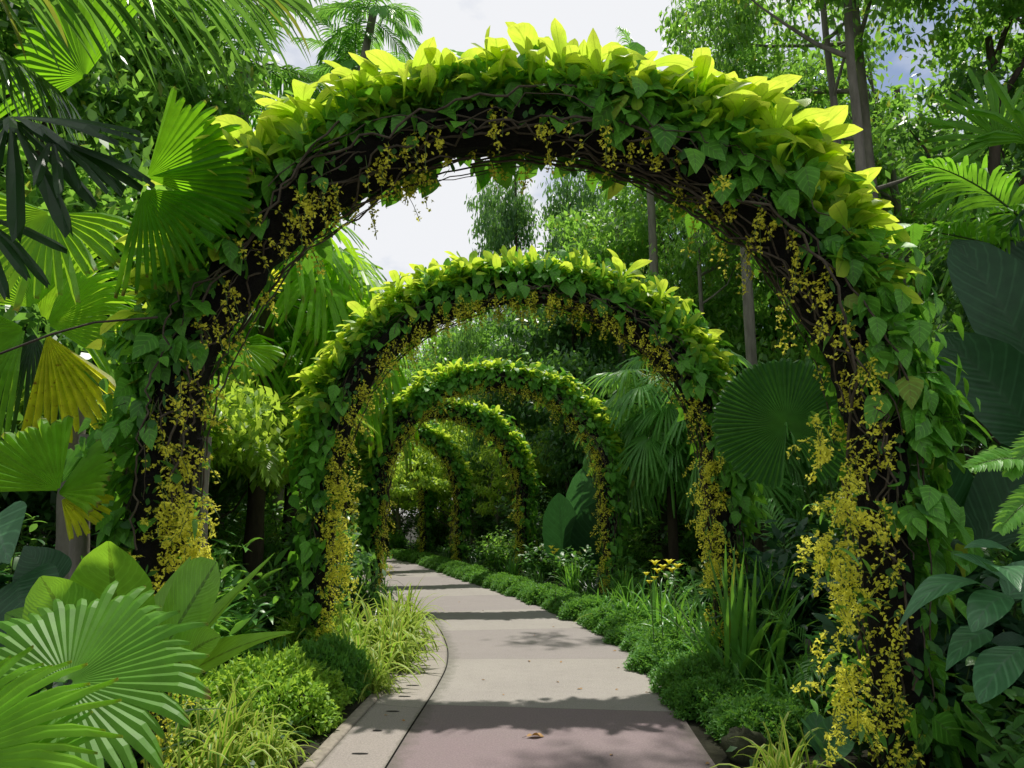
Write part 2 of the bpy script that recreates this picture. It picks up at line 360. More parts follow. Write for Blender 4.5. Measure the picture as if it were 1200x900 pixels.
# ------------------------------------------------------------------ ground and path
def catmull(pts, n=12):
    pts = np.array(pts, float); out = []
    p = np.vstack([2 * pts[0] - pts[1], pts, 2 * pts[-1] - pts[-2]])
    for i in range(1, len(p) - 2):
        for k in range(n):
            t = k / n; a, b, c, d = p[i - 1], p[i], p[i + 1], p[i + 2]
            out.append(.5 * ((2 * b) + (c - a) * t + (2 * a - 5 * b + 4 * c - d) * t * t + (3 * b - a - 3 * c + d) * t ** 3))
    out.append(pts[-1]); return np.array(out)
edge = catmull([(1.15, -12), (1.2, -4), (1.2, 1), (1.22, 3.5), (1.28, 5.3), (1.36, 7.0), (1.36, 8.2), (1.22, 9.6), (.86, 11.5), (.2, 13.7), (-.9, 17.1), (-2.0, 20.6), (-3.35, 24.5), (-5.4, 28.5), (-8.4, 32), (-12.5, 34.5), (-18, 36)], 14)
tg = nrm(np.gradient(edge, axis=0)); nl_ = np.stack([-tg[:, 1], tg[:, 0]], 1)
arc = np.concatenate([[0], np.cumsum(np.linalg.norm(np.diff(edge, axis=0), axis=1))]) - 12.0
def edge_at(y):
    i = int(np.argmin(abs(edge[:, 1] - y))); return edge[i], nl_[i], tg[i]
def off(y, d):     # point at distance d to the left of the path's right edge (negative: in the right bed)
    e, n, t = edge_at(y); return np.array([*(e + n * d), 0.])
def ribbon(name, o0, o1, z, mat, kind='structure', ncol=6):
    mb = Mb(); ks = np.linspace(0, 1, ncol + 1); V = []; UV = []
    for k in ks:
        o = o0 + (o1 - o0) * k; V.append(np.column_stack([edge + nl_ * o, np.full(len(edge), z)])); UV.append(np.column_stack([np.full(len(edge), 1 - k), arc]))
    n = len(edge); q = []
    for j in range(ncol):
        for i in range(n - 1): q.append([j * n + i, j * n + i + 1, (j + 1) * n + i + 1, (j + 1) * n + i][::-1] if False else [j * n + i, j * n + i + 1, (j + 1) * n + i + 1, (j + 1) * n + i])
    mb.add(np.concatenate(V), q, np.concatenate(UV)); o = mb.build(name, mat); o['kind'] = kind; return o
# ground sheet, gently rough
g = Mb(); xs = np.concatenate([np.linspace(-160, -20, 15), np.linspace(-19, 19, 96), np.linspace(20, 160, 15)]); ys = np.concatenate([np.linspace(-60, -9, 8), np.linspace(-8, 40, 120), np.linspace(45, 260, 16)])
XX, YY = np.meshgrid(xs, ys, indexing='ij')
ZZ = np.where((abs(XX) < 19) & (YY < 40), .0, 0.) - .02
ny = len(ys); q = [[i * ny + j, (i + 1) * ny + j, (i + 1) * ny + j + 1, i * ny + j + 1] for i in range(len(xs) - 1) for j in range(ny - 1)]
g.add(np.stack([XX, YY, ZZ], -1), q); tag(g.build('ground', M['soil']), kind='structure')
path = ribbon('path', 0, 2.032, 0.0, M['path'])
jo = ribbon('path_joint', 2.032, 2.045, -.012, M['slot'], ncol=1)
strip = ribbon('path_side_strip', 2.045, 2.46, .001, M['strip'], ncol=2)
def kerb(name, o0, h):
    mb = Mb(); prof = [(0, -.05), (0, h - .012), (.012, h), (.088, h), (.1, h - .012), (.1, -.05)]; n = len(edge); V = []
    for (a, z) in prof: V.append(np.column_stack([edge + nl_ * (o0 + a), np.full(n, z)]))
    q = [[j * n + i, j * n + i + 1, (j + 1) * n + i + 1, (j + 1) * n + i] for j in range(len(prof) - 1) for i in range(n - 1)]
    mb.add(np.concatenate(V), q); o = mb.build(name, M['kerb']); o['kind'] = 'structure'; return o
kerb('kerb', 2.468, .012)
for y in np.arange(3.5, 8.3, .5):
    c = off(y + rng.normal() * .02, 2.26); _, n_, t_ = edge_at(y); mb = Mb(); a = np.linspace(0, 2 * math.pi, 12, endpoint=False)
    w = .058 * (1 + .2 * rng.normal()); 
    V = [c + np.array([0, 0, .005])] + [c + np.array([*(n_ * math.cos(x) * w + t_ * math.sin(x) * .014), .005]) for x in a]
    mb.add(V, [[0, 1 + i, 1 + (i + 1) % 12, 1 + (i + 2) % 12] for i in range(0, 12, 2)])
    mb.build('drain_slot', M['slot'], strip)
# low leaf cover on the bare soil
def inpath(P, m=0.15):
    d = np.min(np.linalg.norm(P[:, None, :2] - (edge + nl_ * 1.25)[None, ::3], axis=2), axis=1); return d < 1.27 + m
P = np.column_stack([rng.uniform(-13, 13, 52000), rng.uniform(1.2, 36, 52000), rng.uniform(.0, .16, 52000)])
P = P[~inpath(P, .12)]; mb = Mb(); n = len(P)
blades(mb, P, polar(rng.uniform(0, 6.28, n), rng.uniform(-.1, .9, n)), Z + rng.normal(0, .4, (n, 3)), rng.uniform(.06, .16, n), rng.uniform(.03, .06, n), .4, 2, 'oval', mid=False)
tag(mb.build('ground_cover', M['litter']), 'low dark green leaves covering the soil between the plants', 'ground cover', kind='stuff')

# fallen leaf and bits
c = gr(627, 865); t = thing('fallen_leaf', 'curled dry brown leaf lying alone on the pink slab', 'leaf', c)
mb = Mb(); blades(mb, [c + np.array([-.06, 0, .012])], [(1, .25, .12)], [(-.1, .1, 1)], .13, .06, .25, 8, 'oval', .35, wav=.5); 
o = mb.build('leaf_blade', M['dryleaf'], t); mb = Mb(); tube(mb, [c + np.array([-.09, -.008, .006]), c + np.array([-.06, 0, .012])], .0015, 4); mb.build('stalk', M['stem'], t)
for k, (px, py, lab) in enumerate([(566, 797, 'tiny dark leaf scrap in the middle of the beige slab'), (566, 716, 'tiny dark scrap on the far shaded part of the path'), (725, 783, 'tiny curled scrap near the right edge of the beige slab'), (541, 691, 'tiny scrap far up the path near the bend'), (718, 886, 'pale leaf scrap at the bottom right of the pink slab')]):
    c = gr(px, py); mb = Mb(); blades(mb, [c + np.array([-.015, 0, .005])], [(1, .4 * k, .1)], [(0, .1, 1)], .035, .02, .3, 4, 'oval', .4)
    tag(mb.build('leaf_scrap', M['dryleaf'], None, loc=c), lab, 'leaf', 'scraps fallen on the path')

for k in range(26):
    y = rng.uniform(4.6, 15); d = (rng.uniform(.02, .22) if rng.uniform() < .6 else rng.uniform(2.05, 2.4)) if rng.uniform() < .8 else rng.uniform(.3, 1.9)
    c = off(y, d); mb = Mb(); l = rng.uniform(.025, .06); blades(mb, [c + np.array([0, 0, .006])], polar([rng.uniform(0, 6.28)], .1), [(rng.normal() * .3, rng.normal() * .3, 1)], l, l * .45, .25, 4, 'oval', .4, wav=.4)
    tag(mb.build('leaf_scrap', M['dryleaf'], None, loc=c), 'small dry leaf lying near the edges of the path', 'leaf', 'small dry leaves strewn on the path')
# ------------------------------------------------------------------ the arches
SPR, RAD = 1.87, 2.05
ALEN = 2 * SPR + math.pi * RAD
def arch_pt(s):           # s in metres along the arch from the left foot; returns point and outward normal in XZ
    s = np.asarray(s, float); th = np.clip((s - SPR) / RAD, 0, math.pi)
    x = -RAD * np.cos(th); z = np.where(s < SPR, s, np.where(s > SPR + math.pi * RAD, ALEN - s, SPR + RAD * np.sin(th)))
    nx = -np.cos(th); nz = np.sin(th)
    return np.stack([x, 0 * x, z], -1), np.stack([nx, 0 * x, nz], -1)
def arch(i, x, y, rz, label, fo=1.0, cbig=1.0, crest_span=(38, 150), vine_r=1.0, left_vine=1.0):
    rt = thing('flower_arch', label, 'arch', (0, 0, 0), 'plant-covered arches over the path')
    Yv = np.array([0, 1.0, 0])
    # frame: two metal hoops with rungs
    mb = Mb(); ss = np.linspace(0, ALEN, 70)
    for dy in (-.17, .17):
        p, n = arch_pt(ss); tube(mb, p + Yv * dy, .022, 6)
    for s in np.arange(.2, ALEN, .55):
        p, n = arch_pt(s); tube(mb, [p - Yv * .17, p, p + Yv * .17], .012, 5)
    mb.build('frame', M['metal'], rt)
    # root mat
    mb = Mb(); ns = 150; ss = np.linspace(0, ALEN, ns); p, n = arch_pt(ss); m = 14; ph = np.linspace(0, 2 * math.pi, m, endpoint=False)
    k1 = rng.uniform(0, 6, 6)
    V = np.zeros((ns, m, 3))
    for j, a in enumerate(ph):
        leg = np.clip(np.minimum(ss, ALEN - ss) / 1.9, 0, 1)
        rr = (.125 + .03 * np.sin(ss * 3.1 + k1[0] + 2 * a) + .02 * np.sin(ss * 8.3 + k1[1] - 3 * a) + rng.normal(0, .012, ns)) * (.55 + .45 * leg)
        ry = (.24 + .03 * np.sin(ss * 2.3 + k1[2])) * (.6 + .4 * leg)
        V[:, j] = p + n * (np.cos(a) * rr)[:, None] + Yv * (np.sin(a) * ry)[:, None]
    q = [[a * m + b, a * m + (b + 1) % m, (a + 1) * m + (b + 1) % m, (a + 1) * m + b] for a in range(ns - 1) for b in range(m)]
    mb.add(V, q); mb.build('root_mat', M['root'], rt)
    # woody stems wriggling along the band and hanging on the legs
    mb = Mb()
    for k in range(64):
        s0 = rng.uniform(0, ALEN - 1.5); ln = rng.uniform(1.2, 3.2); ss = np.linspace(s0, min(ALEN, s0 + ln), 34); p, n = arch_pt(ss)
        a = rng.uniform(0, 6.28) + np.cumsum(rng.normal(0, .16, 34)); leg = np.clip(np.minimum(ss, ALEN - ss) / 1.9, 0, 1); rr = (.155 * (.6 + .4 * leg) + rng.uniform(-.01, .05))
        pts = p + n * (np.cos(a) * rr)[:, None] + Yv * (np.sin(a) * rr * 1.7)[:, None] + np.cumsum(rng.normal(0, .006, (34, 3)), 0)
        tube(mb, pts, rng.uniform(.003, .009), 5)
    for k in range(46):      # loose wiry loops sticking out
        s0 = rng.uniform(.4, ALEN - .9); ss = np.linspace(s0, s0 + rng.uniform(.3, .8), 14); p, n = arch_pt(ss); bul = np.sin(np.linspace(0, math.pi, 14)); a = rng.uniform(0, 6.28)
        pts = p + n * (np.cos(a) * (.14 + bul * rng.uniform(.02, .1)))[:, None] + Yv * (np.sin(a) * (.22 + bul * rng.uniform(.02, .1)))[:, None] + np.cumsum(rng.normal(0, .008, (14, 3)), 0)
        tube(mb, pts, rng.uniform(.002, .005), 4)
    mb.build('vine_stem', M['stem'], rt)
    # heart-shaped climbing leaves: clustered round anchor points on the outer, front and back faces
    mb = Mb(); nc = 330
    s = rng.uniform(.55, ALEN - .3, nc * 2); th = np.degrees((s - SPR) / RAD)
    dens = np.where((th > 60) & (th < 175), 1.0, np.where(th <= 60, .75 * left_vine, .55)); dens = np.where((i < 2) & (th > 20) & (th < 98), .5, dens); dens = np.where(th > 190, .38, dens); dens = np.where((th < 5), .5 * left_vine, dens)
    dens = np.where(np.minimum(s, ALEN - s) < 1.0, dens * .5, dens)
    s = s[rng.uniform(0, 1, len(s)) < dens]; p, n = arch_pt(s); m_ = len(s)
    a = rng.uniform(-1.75, 1.75, m_); leg = np.clip(np.minimum(s, ALEN - s) / 2.2, 0, 1)
    A0 = p + n * (np.cos(a) * (.10 + .06 * leg))[:, None] + Yv * (np.sin(a) * (.2 + .05 * leg))[:, None]
    th_m = np.degrees((s - SPR) / RAD); vsz = .85 + .15 * vine_r
    K = 7; idx = np.repeat(np.arange(m_), K); nn_ = len(idx); th_i = th_m[idx]
    thick = (.02 + .20 * leg * np.clip(np.where(s[:] > SPR * .8, 1, .6), 0, 1) * (1 + .7 * np.exp(-((th_m - 135) / 30) ** 2)))[idx] * vine_r
    Pn = A0[idx] + n[idx] * (rng.uniform(0, 1, nn_) * thick * np.clip(np.cos(a[idx]) + .25, .15, 1))[:, None] + rng.normal(0, .055, (nn_, 3))
    outw = nrm(n[idx] * np.cos(a[idx])[:, None] + Yv * np.sin(a[idx])[:, None] + rng.normal(0, .45, (nn_, 3)))
    tang = np.cross(n[idx], Yv) 
    D = -Z * 1.0 + outw * rng.uniform(.15, .8, nn_)[:, None] + rng.normal(0, .5, (nn_, 3))
    L = (.06 + .135 * rng.beta(1.6, 1.5, nn_)) * np.where(th_i > 110, 1.08, 1.)* vsz; blades(mb, Pn, D, outw + Z * .35, L, L * rng.uniform(.62, .8, nn_), rng.uniform(0, .4, nn_), 5, 'heart', .12, wav=.08, curl=.35)
    for k in range(0, nn_, 3):
        tube(mb, [A0[idx[k]] - n[idx[k]] * .05, (A0[idx[k]] + Pn[k]) / 2 + Z * .015, Pn[k]], .0022, 3, 1)
    mb.build('vine_leaves', [M['vine'], M['greenstem']], rt)
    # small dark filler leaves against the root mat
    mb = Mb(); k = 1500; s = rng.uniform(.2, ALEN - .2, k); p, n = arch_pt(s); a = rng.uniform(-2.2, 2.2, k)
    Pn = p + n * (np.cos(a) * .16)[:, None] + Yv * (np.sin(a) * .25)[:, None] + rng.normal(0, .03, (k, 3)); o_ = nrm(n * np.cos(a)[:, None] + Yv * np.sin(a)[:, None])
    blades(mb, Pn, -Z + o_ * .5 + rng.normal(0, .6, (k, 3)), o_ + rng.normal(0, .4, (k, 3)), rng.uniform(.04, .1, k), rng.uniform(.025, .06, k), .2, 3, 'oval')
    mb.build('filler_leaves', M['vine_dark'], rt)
    # bright upright leaf rosettes along the crest
    mb = Mb(); ros = []
    t_ = crest_span[0]
    while t_ < crest_span[1]:
        ros.append(t_ + rng.normal() * .8); t_ += rng.uniform(1.7, 3.0)
    for th in ros:
        for rep in range(rng.integers(2, 4) + (1 if i == 0 and abs(th - 90) > 22 else 0)):
            s = SPR + R(th) * RAD; p, n = arch_pt(s); big = rng.uniform(.5, 1.12) * (.85 if abs(th - 90) > 54 else 1.0)
            c = p + n * (rng.uniform(.12, .22) + (.10 if abs(th - 90) > 22 else 0)) + Yv * rng.uniform(-.26, .26) + rng.normal(0, .02, 3); nlv = rng.integers(4, 10)
            up = nrm(n * .75 + Z * .7)
            e1 = nrm(np.cross(up, Yv)); az = rng.uniform(0, 6.28) + np.arange(nlv) * 2.4; spr = rng.uniform(.2, 1.3, nlv)
            D = up[None] + (e1[None] * np.cos(az)[:, None] + Yv * np.sin(az)[:, None]) * spr[:, None]
            Nn = up[None] - D * .0 - (e1[None] * np.cos(az)[:, None] + Yv * np.sin(az)[:, None]) * 1.2
            L = rng.uniform(.20, .40, nlv) * big * cbig
            blades(mb, np.repeat(c[None], nlv, 0), D, Nn, L, L * rng.uniform(.27, .37, nlv), rng.uniform(.15, 1.1, nlv), 11, 'crst', .25, wav=.10, curl=rng.uniform(0, .6, nlv))
    k = 1050; s = SPR + np.radians(rng.uniform(crest_span[0] - 8, crest_span[1] + 8, k)) * RAD; p, n = arch_pt(s); yy = rng.uniform(-.34, .34, k)
    Pn = p + n * rng.uniform(.10, .24, k)[:, None] + Yv * yy[:, None]; D = nrm(n * .8 + Z * .55) + rng.normal(0, .5, (k, 3)); l = rng.uniform(.12, .29, k) * cbig
    blades(mb, Pn, D, rng.normal(0, .6, (k, 3)) - Yv * .4 + Z * .4, l, l * rng.uniform(.32, .46, k), rng.uniform(.1, .9, k), 8, 'crst', .22, wav=.1, curl=rng.uniform(-.2, .6, k))
    mb.build('crest_leaves', M['crest'], rt)
    # medium green leaves under the rosettes
    mb = Mb(); k = 1150; s = SPR + np.radians(rng.uniform(crest_span[0] - 12, crest_span[1] + 16, k)) * RAD; p, n = arch_pt(s); yy = rng.uniform(-.32, .32, k)
    Pn = p + n * rng.uniform(.08, .22, k)[:, None] + Yv * yy[:, None]
    D = n * rng.uniform(-.2, 1.1, k)[:, None] + Yv * np.sign(yy)[:, None] * rng.uniform(.1, .9, k)[:, None] + rng.normal(0, .45, (k, 3)) - Z * .15
    blades(mb, Pn, D, n + Z * .6, rng.uniform(.08, .17, k), rng.uniform(.045, .085, k), rng.uniform(.1, .8, k), 5, 'oval', .15, wav=.08)
    mb.build('shoulder_leaves', M['vine'], rt)
    # tiny yellow orchids in sprays on the inner side, plus inner faces of the legs
    mb = Mb(); ms = Mb(); nf = int(330 * fo)
    s = rng.uniform(.35, ALEN - .1, nf); p, n = arch_pt(s); leg = np.clip(np.minimum(s, ALEN - s) / 1.9, 0, 1)
    for k in range(nf):
        yo = rng.uniform(-.27, .27); inw = -n[k] * rng.uniform(.06, .13) if leg[k] > .9 else -n[k] * rng.uniform(.05, .11)
        c = p[k] + inw + Yv * yo; front = rng.uniform() < .45
        if front: c = p[k] - n[k] * rng.uniform(-.02, .12) - Yv * rng.uniform(.2, .27)
        D = nrm(-n[k] * .9 - Z * .25 + rng.normal(0, .45, 3) - Yv * (.3 if front else 0)); Ls = rng.uniform(.08, .3) if leg[k] > .8 else rng.uniform(.1, .26)
        pts, _ = curve(c, D, Ls, rng.uniform(.5, 1.5), 5); tube(ms, pts, .0025, 3)
        q_ = rng.integers(10, 24); tt = rng.uniform(.15, 1, q_) * 5; i0 = np.minimum(tt.astype(int), 4); fr = (tt - i0)[:, None]
        C = pts[i0] * (1 - fr) + pts[i0 + 1] * fr + rng.normal(0, .015, (q_, 3))
        face = rdir(q_); 
        for b in range(3):
            dd = nrm(rng.normal(size=(q_, 3)) - face * .3)
            blades(mb, C - dd * .004, dd, face, rng.uniform(.015, .026, q_), rng.uniform(.011, .018, q_), .2, 2, 'diam', mid=False)
    mb.build('orchid_flowers', M['orchid'], rt); ms.build('flower_spray_stems', M['greenstem'], rt)['kind'] = 'stuff'
    rt.location = (x, y, 0); rt.rotation_euler = (0, 0, rz)
    return rt
AR = [(.07, 4.29, 0.), (.12, 7.76, 0.), (-.32, 13.3, .05), (-1.75, 17.5, R(14)), (-3.5, 21.2, R(17)), (-4.9, 25.0, R(24))]
LB = ['nearest and largest arch, big heart shaped leaves draping its right shoulder',
      'second arch along the path, wiry bare stems showing on its left shoulder',
      'third arch, small and complete, framed within the second arch',
      'fourth arch, its right leg seen just inside the third arch',
      'fifth arch, narrow and half hidden, standing beside the bend of the path',
      'farthest arch, a thin leg where the path disappears left']
for i, (x, y, rz) in enumerate(AR):
    arch(i, x, y, rz, LB[i], fo=(1.05, 1.55, 1.5, 1.4, 1.3, 1.2)[i], cbig=(1.18, 1.0, .85, .85, .85, .85)[i], crest_span=((27, 147), (16, 158), (15, 165), (15, 165), (15, 165), (15, 165))[i], vine_r=(1.25, 1.1, 1, 1, 1, 1)[i], left_vine=(.75, .9, 1.3, 1.3, 1.3, 1.3)[i])
# heavy orchid clusters low on the legs
def orchid_cluster(rt_loc, pts_, lab):
    t = thing('orchid_cluster', lab, 'orchid', rt_loc, 'yellow orchid clusters on the arch legs'); mb = Mb(); ms = Mb(); lv = Mb()
    for (c, sx, sz, nsp) in pts_:
        c = np.array(c)
        for k in range(nsp):
            o_ = rng.normal(0, 1, 3) * np.array([sx, sx, sz]) * .55; D = nrm(rng.normal(0, .6, 3) + np.array([-.2, -.6, -.1]))
            pts, _ = curve(c + o_, D, rng.uniform(.1, .24), .9, 5); tube(ms, pts, .0025, 3); q_ = rng.integers(14, 28)
            tt = rng.uniform(.1, 1, q_) * 5; i0 = np.minimum(tt.astype(int), 4); fr = (tt - i0)[:, None]
            C = pts[i0] * (1 - fr) + pts[i0 + 1] * fr + rng.normal(0, .015, (q_, 3)); face = rdir(q_)
            for b in range(3):
                blades(mb, C, nrm(rng.normal(size=(q_, 3)) - face * .3), face, rng.uniform(.015, .026, q_), rng.uniform(.011, .019, q_), .2, 2, 'diam', mid=False)
        k = 8; blades(lv, c + rng.normal(0, .06, (k, 3)), rng.normal(0, .8, (k, 3)) + np.array([0, -.4, .5]), Z + rng.normal(0, .3, (k, 3)), rng.uniform(.1, .2, k), .035, .8, 5, 'lance')
    mb.build('orchid_flowers', M['orchid'], t); ms.build('flower_spray_stems', M['greenstem'], t)['kind'] = 'stuff'; lv.build('leaves', M['lance'], t)
orchid_cluster(at(215, 610, 4.2), [(at(208, 550, 4.15), .10, .16, 11), (at(222, 605, 4.1), .09, .14, 17), (at(228, 645, 4.1), .07, .1, 18)], 'bright yellow orchid cluster at the foot of the nearest arch\'s left leg')
orchid_cluster(at(985, 640, 4.05), [(at(965, 505, 4.1), .08, .14, 9), (at(985, 590, 4.05), .10, .15, 14), (at(980, 650, 4.0), .10, .12, 19), (at(985, 715, 4.0), .08, .1, 11), (at(988, 795, 4.0), .07, .16, 16), (at(1000, 840, 4.0), .06, .08, 10)], 'long yellow orchid cluster hanging down the nearest arch\'s right leg')
orchid_cluster(at(402, 620, 7.6), [(at(400, 575, 7.6), .10, .2, 22), (at(404, 630, 7.55), .10, .25, 24), (at(400, 665, 7.55), .10, .12, 16)], 'golden yellow orchid column on the second arch\'s left leg')
orchid_cluster(at(835, 600, 7.5), [(at(830, 560, 7.55), .10, .22, 20), (at(828, 610, 7.5), .10, .22, 14), (at(836, 660, 7.5), .1, .2, 20)], 'yellow orchid column on the second arch\'s right leg')

# ------------------------------------------------------------------ plant kinds
def mk_straps(name, mat, n, L, W, el, bend, shape='strap', spread=.06, parts='blades', fold=.35, nseg=9):
    def f():
        t = thing(name); mb = Mb(); az = rng.uniform(0, 6.28, n); e = np.radians(rng.uniform(*el, n)); D = polar(az, e)
        N = nrm(Z - D * D[:, 2:3]) + rng.normal(0, .12, (n, 3)); P = np.column_stack([rng.normal(0, spread, (n, 2)), np.zeros(n)])
        blades(mb, P, D, N, rng.uniform(*L, n), rng.uniform(*W, n), rng.uniform(*bend, n), nseg, shape, fold)
        mb.build(parts, M[mat], t); return t
    return f
spider = Kind(mk_straps('spider_plant', 'straps_var', 120, (.32, .64), (.018, .034), (40, 88), (.5, 1.6), spread=.07), 'spider plant', 'variegated spider plants along the path')
spiderg = Kind(mk_straps('strap_grass', 'straps', 120, (.3, .66), (.014, .026), (45, 88), (.4, 1.5), spread=.08), 'grass', 'green strap grass clumps')
sword = Kind(mk_straps('sword_lily', 'straps', 46, (.7, 1.1), (.03, .048), (58, 88), (.1, .7), 'sword', .09), 'lily', 'sword leaved lily clumps')
darksw = Kind(mk_straps('dark_strap_plant', 'straps_dk', 60, (.6, 1.1), (.03, .05), (40, 86), (.2, 1.0), 'sword', .12), 'strap plant', 'dark strap leaved plants')

def mk_mound(name, mat, n, rx, ry, rz_, leaf=(.022, .04)):
    def f():
        t = thing(name); mb = Mb(); nu, nv = 18, 9; V = []
        for i in range(nv):
            ph = (i / (nv - 1)) * math.pi / 2
            for j in range(nu):
                a = j / nu * 2 * math.pi; k = .9 + .08 * math.sin(3 * a + i) + rng.normal() * .02
                V.append((rx * .9 * k * math.cos(a) * math.cos(ph), ry * .9 * k * math.sin(a) * math.cos(ph), rz_ * .9 * math.sin(ph) * k))
        mb.add(V, [[i * nu + j, i * nu + (j + 1) % nu, (i + 1) * nu + (j + 1) % nu, (i + 1) * nu + j] for i in range(nv - 1) for j in range(nu)]); mb.build('dark_core', M['core'], t)
        mb = Mb(); d = rdir(n); d[:, 2] = abs(d[:, 2]); kk = rng.uniform(0, 6, 6); bump = 1 + .13 * np.sin(d[:, 0] * 6 + kk[0]) * np.sin(d[:, 1] * 7 + kk[1]) + .09 * np.sin(d[:, 0] * 15 + kk[2]) * np.sin(d[:, 2] * 13 + kk[3]) + .07 * np.sin(d[:, 1] * 24 + kk[4]) * np.sin(d[:, 0] * 21 + kk[5])
        P = d * np.array([rx, ry, rz_]) * (bump * rng.uniform(.84, 1.07, n))[:, None]
        D = nrm(d * rng.uniform(.2, 1, n)[:, None] + rng.normal(0, .6, (n, 3)) + Z * .25)
        blades(mb, P, D, Z + rng.normal(0, .5, (n, 3)), rng.uniform(*leaf, n), rng.uniform(leaf[0] * .45, leaf[1] * .5, n), .3, 2, 'oval', mid=False)
        mb.build('foliage', M[mat], t); return t
    return f
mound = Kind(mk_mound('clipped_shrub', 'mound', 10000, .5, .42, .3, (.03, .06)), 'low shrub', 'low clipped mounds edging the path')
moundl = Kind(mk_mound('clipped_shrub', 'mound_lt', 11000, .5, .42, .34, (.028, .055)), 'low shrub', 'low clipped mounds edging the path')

def mk_bush(name, mat, n_stem, per, H, spread, leaf, W, shape='lance', lb=.4, stem='greenstem', up=.3):
    def f():
        t = thing(name); ms = Mb(); mb = Mb()
        for k in range(n_stem):
            D = polar(rng.uniform(0, 6.28), rng.uniform(R(50), R(88))); h = rng.uniform(.45, 1) * H
            base = np.array([*rng.normal(0, spread * .25, 2), 0]); pts, ds = curve(base, D, h, rng.uniform(-.05, .25), 8); tube(ms, pts, np.linspace(.012, .004, 9) * (H / 1.2) ** .5, 5)
            tt = rng.uniform(.22, 1, per) * 8; i0 = np.minimum(tt.astype(int), 7); fr = (tt - i0)[:, None]; C = pts[i0] * (1 - fr) + pts[i0 + 1] * fr
            C = C + rng.normal(0, spread * .09, (per, 3)); az = rng.uniform(0, 6.28, per)
            Dl = polar(az, rng.uniform(-.3, .9, per)) + Z * up; l = rng.uniform(*leaf, per)
            blades(mb, C, Dl, Z + rng.normal(0, .35, (per, 3)), l, l * rng.uniform(W * .85, W * 1.15, per), rng.uniform(.2, 1, per) * lb * 2, 5, shape, .18)
        ms.build('stems', M[stem], t); mb.build('foliage', M[mat], t); return t
    return f
lush = Kind(mk_bush('leafy_shrub', 'lance', 30, 34, 1.1, .55, (.12, .24), .26), 'shrub', 'leafy green shrubs')
lushd = Kind(mk_bush('dark_shrub', 'broad_dk', 26, 34, 1.3, .7, (.14, .28), .42, 'oval'), 'shrub', 'dark leafy shrubs')
broadb = Kind(mk_bush('broadleaf_shrub', 'broad', 24, 26, 1.15, .5, (.12, .22), .5, 'oval'), 'shrub', 'broadleaf shrubs')
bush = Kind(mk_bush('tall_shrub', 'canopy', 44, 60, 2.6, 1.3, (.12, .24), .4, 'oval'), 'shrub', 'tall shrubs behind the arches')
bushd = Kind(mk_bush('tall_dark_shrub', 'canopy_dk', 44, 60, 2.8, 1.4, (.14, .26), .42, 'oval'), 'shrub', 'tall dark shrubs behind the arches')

def mk_feather(name, mat, nf, L, el, bend, ll, lw, nl=34, trunk=0., lean=0., tr=.06, droop=.6, clump=.12):
    def f():
        t = thing(name); mb = Mb()
        for k in range(nf):
            az = k * 2.4 + rng.normal() * .2; e = R(rng.uniform(*el)); P0 = np.array([*rng.normal(0, clump, 2), trunk])
            frond(mb, P0, polar(az, e), rng.uniform(*L), rng.uniform(*bend), nl, ll * rng.uniform(.85, 1.1), lw, droop, mi=0, nseg=4)
        mb.build('crown' if trunk else 'fronds', [M[mat], M['greenstem']], t)
        if trunk:
            mb = Mb(); pts = np.array([[0.15 * math.sin(z / trunk * 2), 0.1 * math.sin(z / trunk * 3), z] for z in np.linspace(0, trunk, 14)]); pts[:, :2] -= pts[-1, :2]; pts[:, 0] -= lean * (1 - np.linspace(0, 1, 14) ** 1.3)
            tube(mb, pts, np.linspace(tr * 1.3, tr, 14) * (1 + .06 * (np.arange(14) % 2)), 12); mb.build('trunk', M['bark'], t)
        return t
    return f
areca = Kind(mk_feather('feather_palm', 'feather', 16, (1.5, 2.4), (45, 85), (.5, 1.1), .48, .032), 'palm', 'feather palms beside the arches')
arecal = Kind(mk_feather('bright_feather_palm', 'frond_lit', 15, (1.5, 2.3), (35, 80), (.5, 1.2), .5, .034, trunk=2.3), 'palm', 'sunlit feather palms')
tallpalm = Kind(mk_feather('tall_palm', 'feather', 18, (2.2, 3.0), (-10, 75), (.4, 1.0), .7, .045, nl=40, trunk=9., tr=.13, droop=1.2), 'palm', 'tall palms against the sky')

slender = Kind(mk_feather('slender_palm', 'feather', 15, (1.4, 2.0), (-25, 70), (.5, 1.1), .55, .04, nl=34, trunk=13., tr=.09, droop=1.2, lean=1.6), 'palm', 'slender palms against the sky')
def mk_fanpalm(name, mat, nf, Rd, trunk, pet=(.7, 1.1), nseg=40, split=.45, td=1.0, el=(-20, 75), pm='greenstem', span=280, droop=.25, tr=.07, dead=None, blunt=.1):
    def f():
        t = thing(name); mb = Mb(); mp = Mb()
        for k in range(nf):
            az = k * 2.4 + rng.normal() * .25; e = R(el[0] + (el[1] - el[0]) * (k + .5) / nf); D = polar(az, e)
            pts, ds = curve((0, 0, trunk), D, rng.uniform(*pet), .45, 6); tube(mp, pts, np.linspace(.016, .009, 7), 5)
            Df = nrm(ds[-1] - Z * .35); fan(mb, pts[-1], Df, nrm(Z + ds[-1] * .35 + rng.normal(0, .15, 3)), Rd * rng.uniform(.85, 1.1), span, nseg, split, droop=droop, tipdroop=td, blunt=blunt)
        mb.build('fan_leaves', M[mat], t); mp.build('leaf_stalks', M[pm], t)
        mb = Mb(); tube(mb, [(0, 0, z) for z in np.linspace(0, trunk + .1, 10)], tr * (1 + .08 * rng.normal(size=10)), 10); mb.build('trunk', M['bark_dk'], t)
        return t
    return f
fanp = Kind(mk_fanpalm('fan_palm', 'fan', 13, .75, 1.5), 'palm', 'fan palms in the beds')
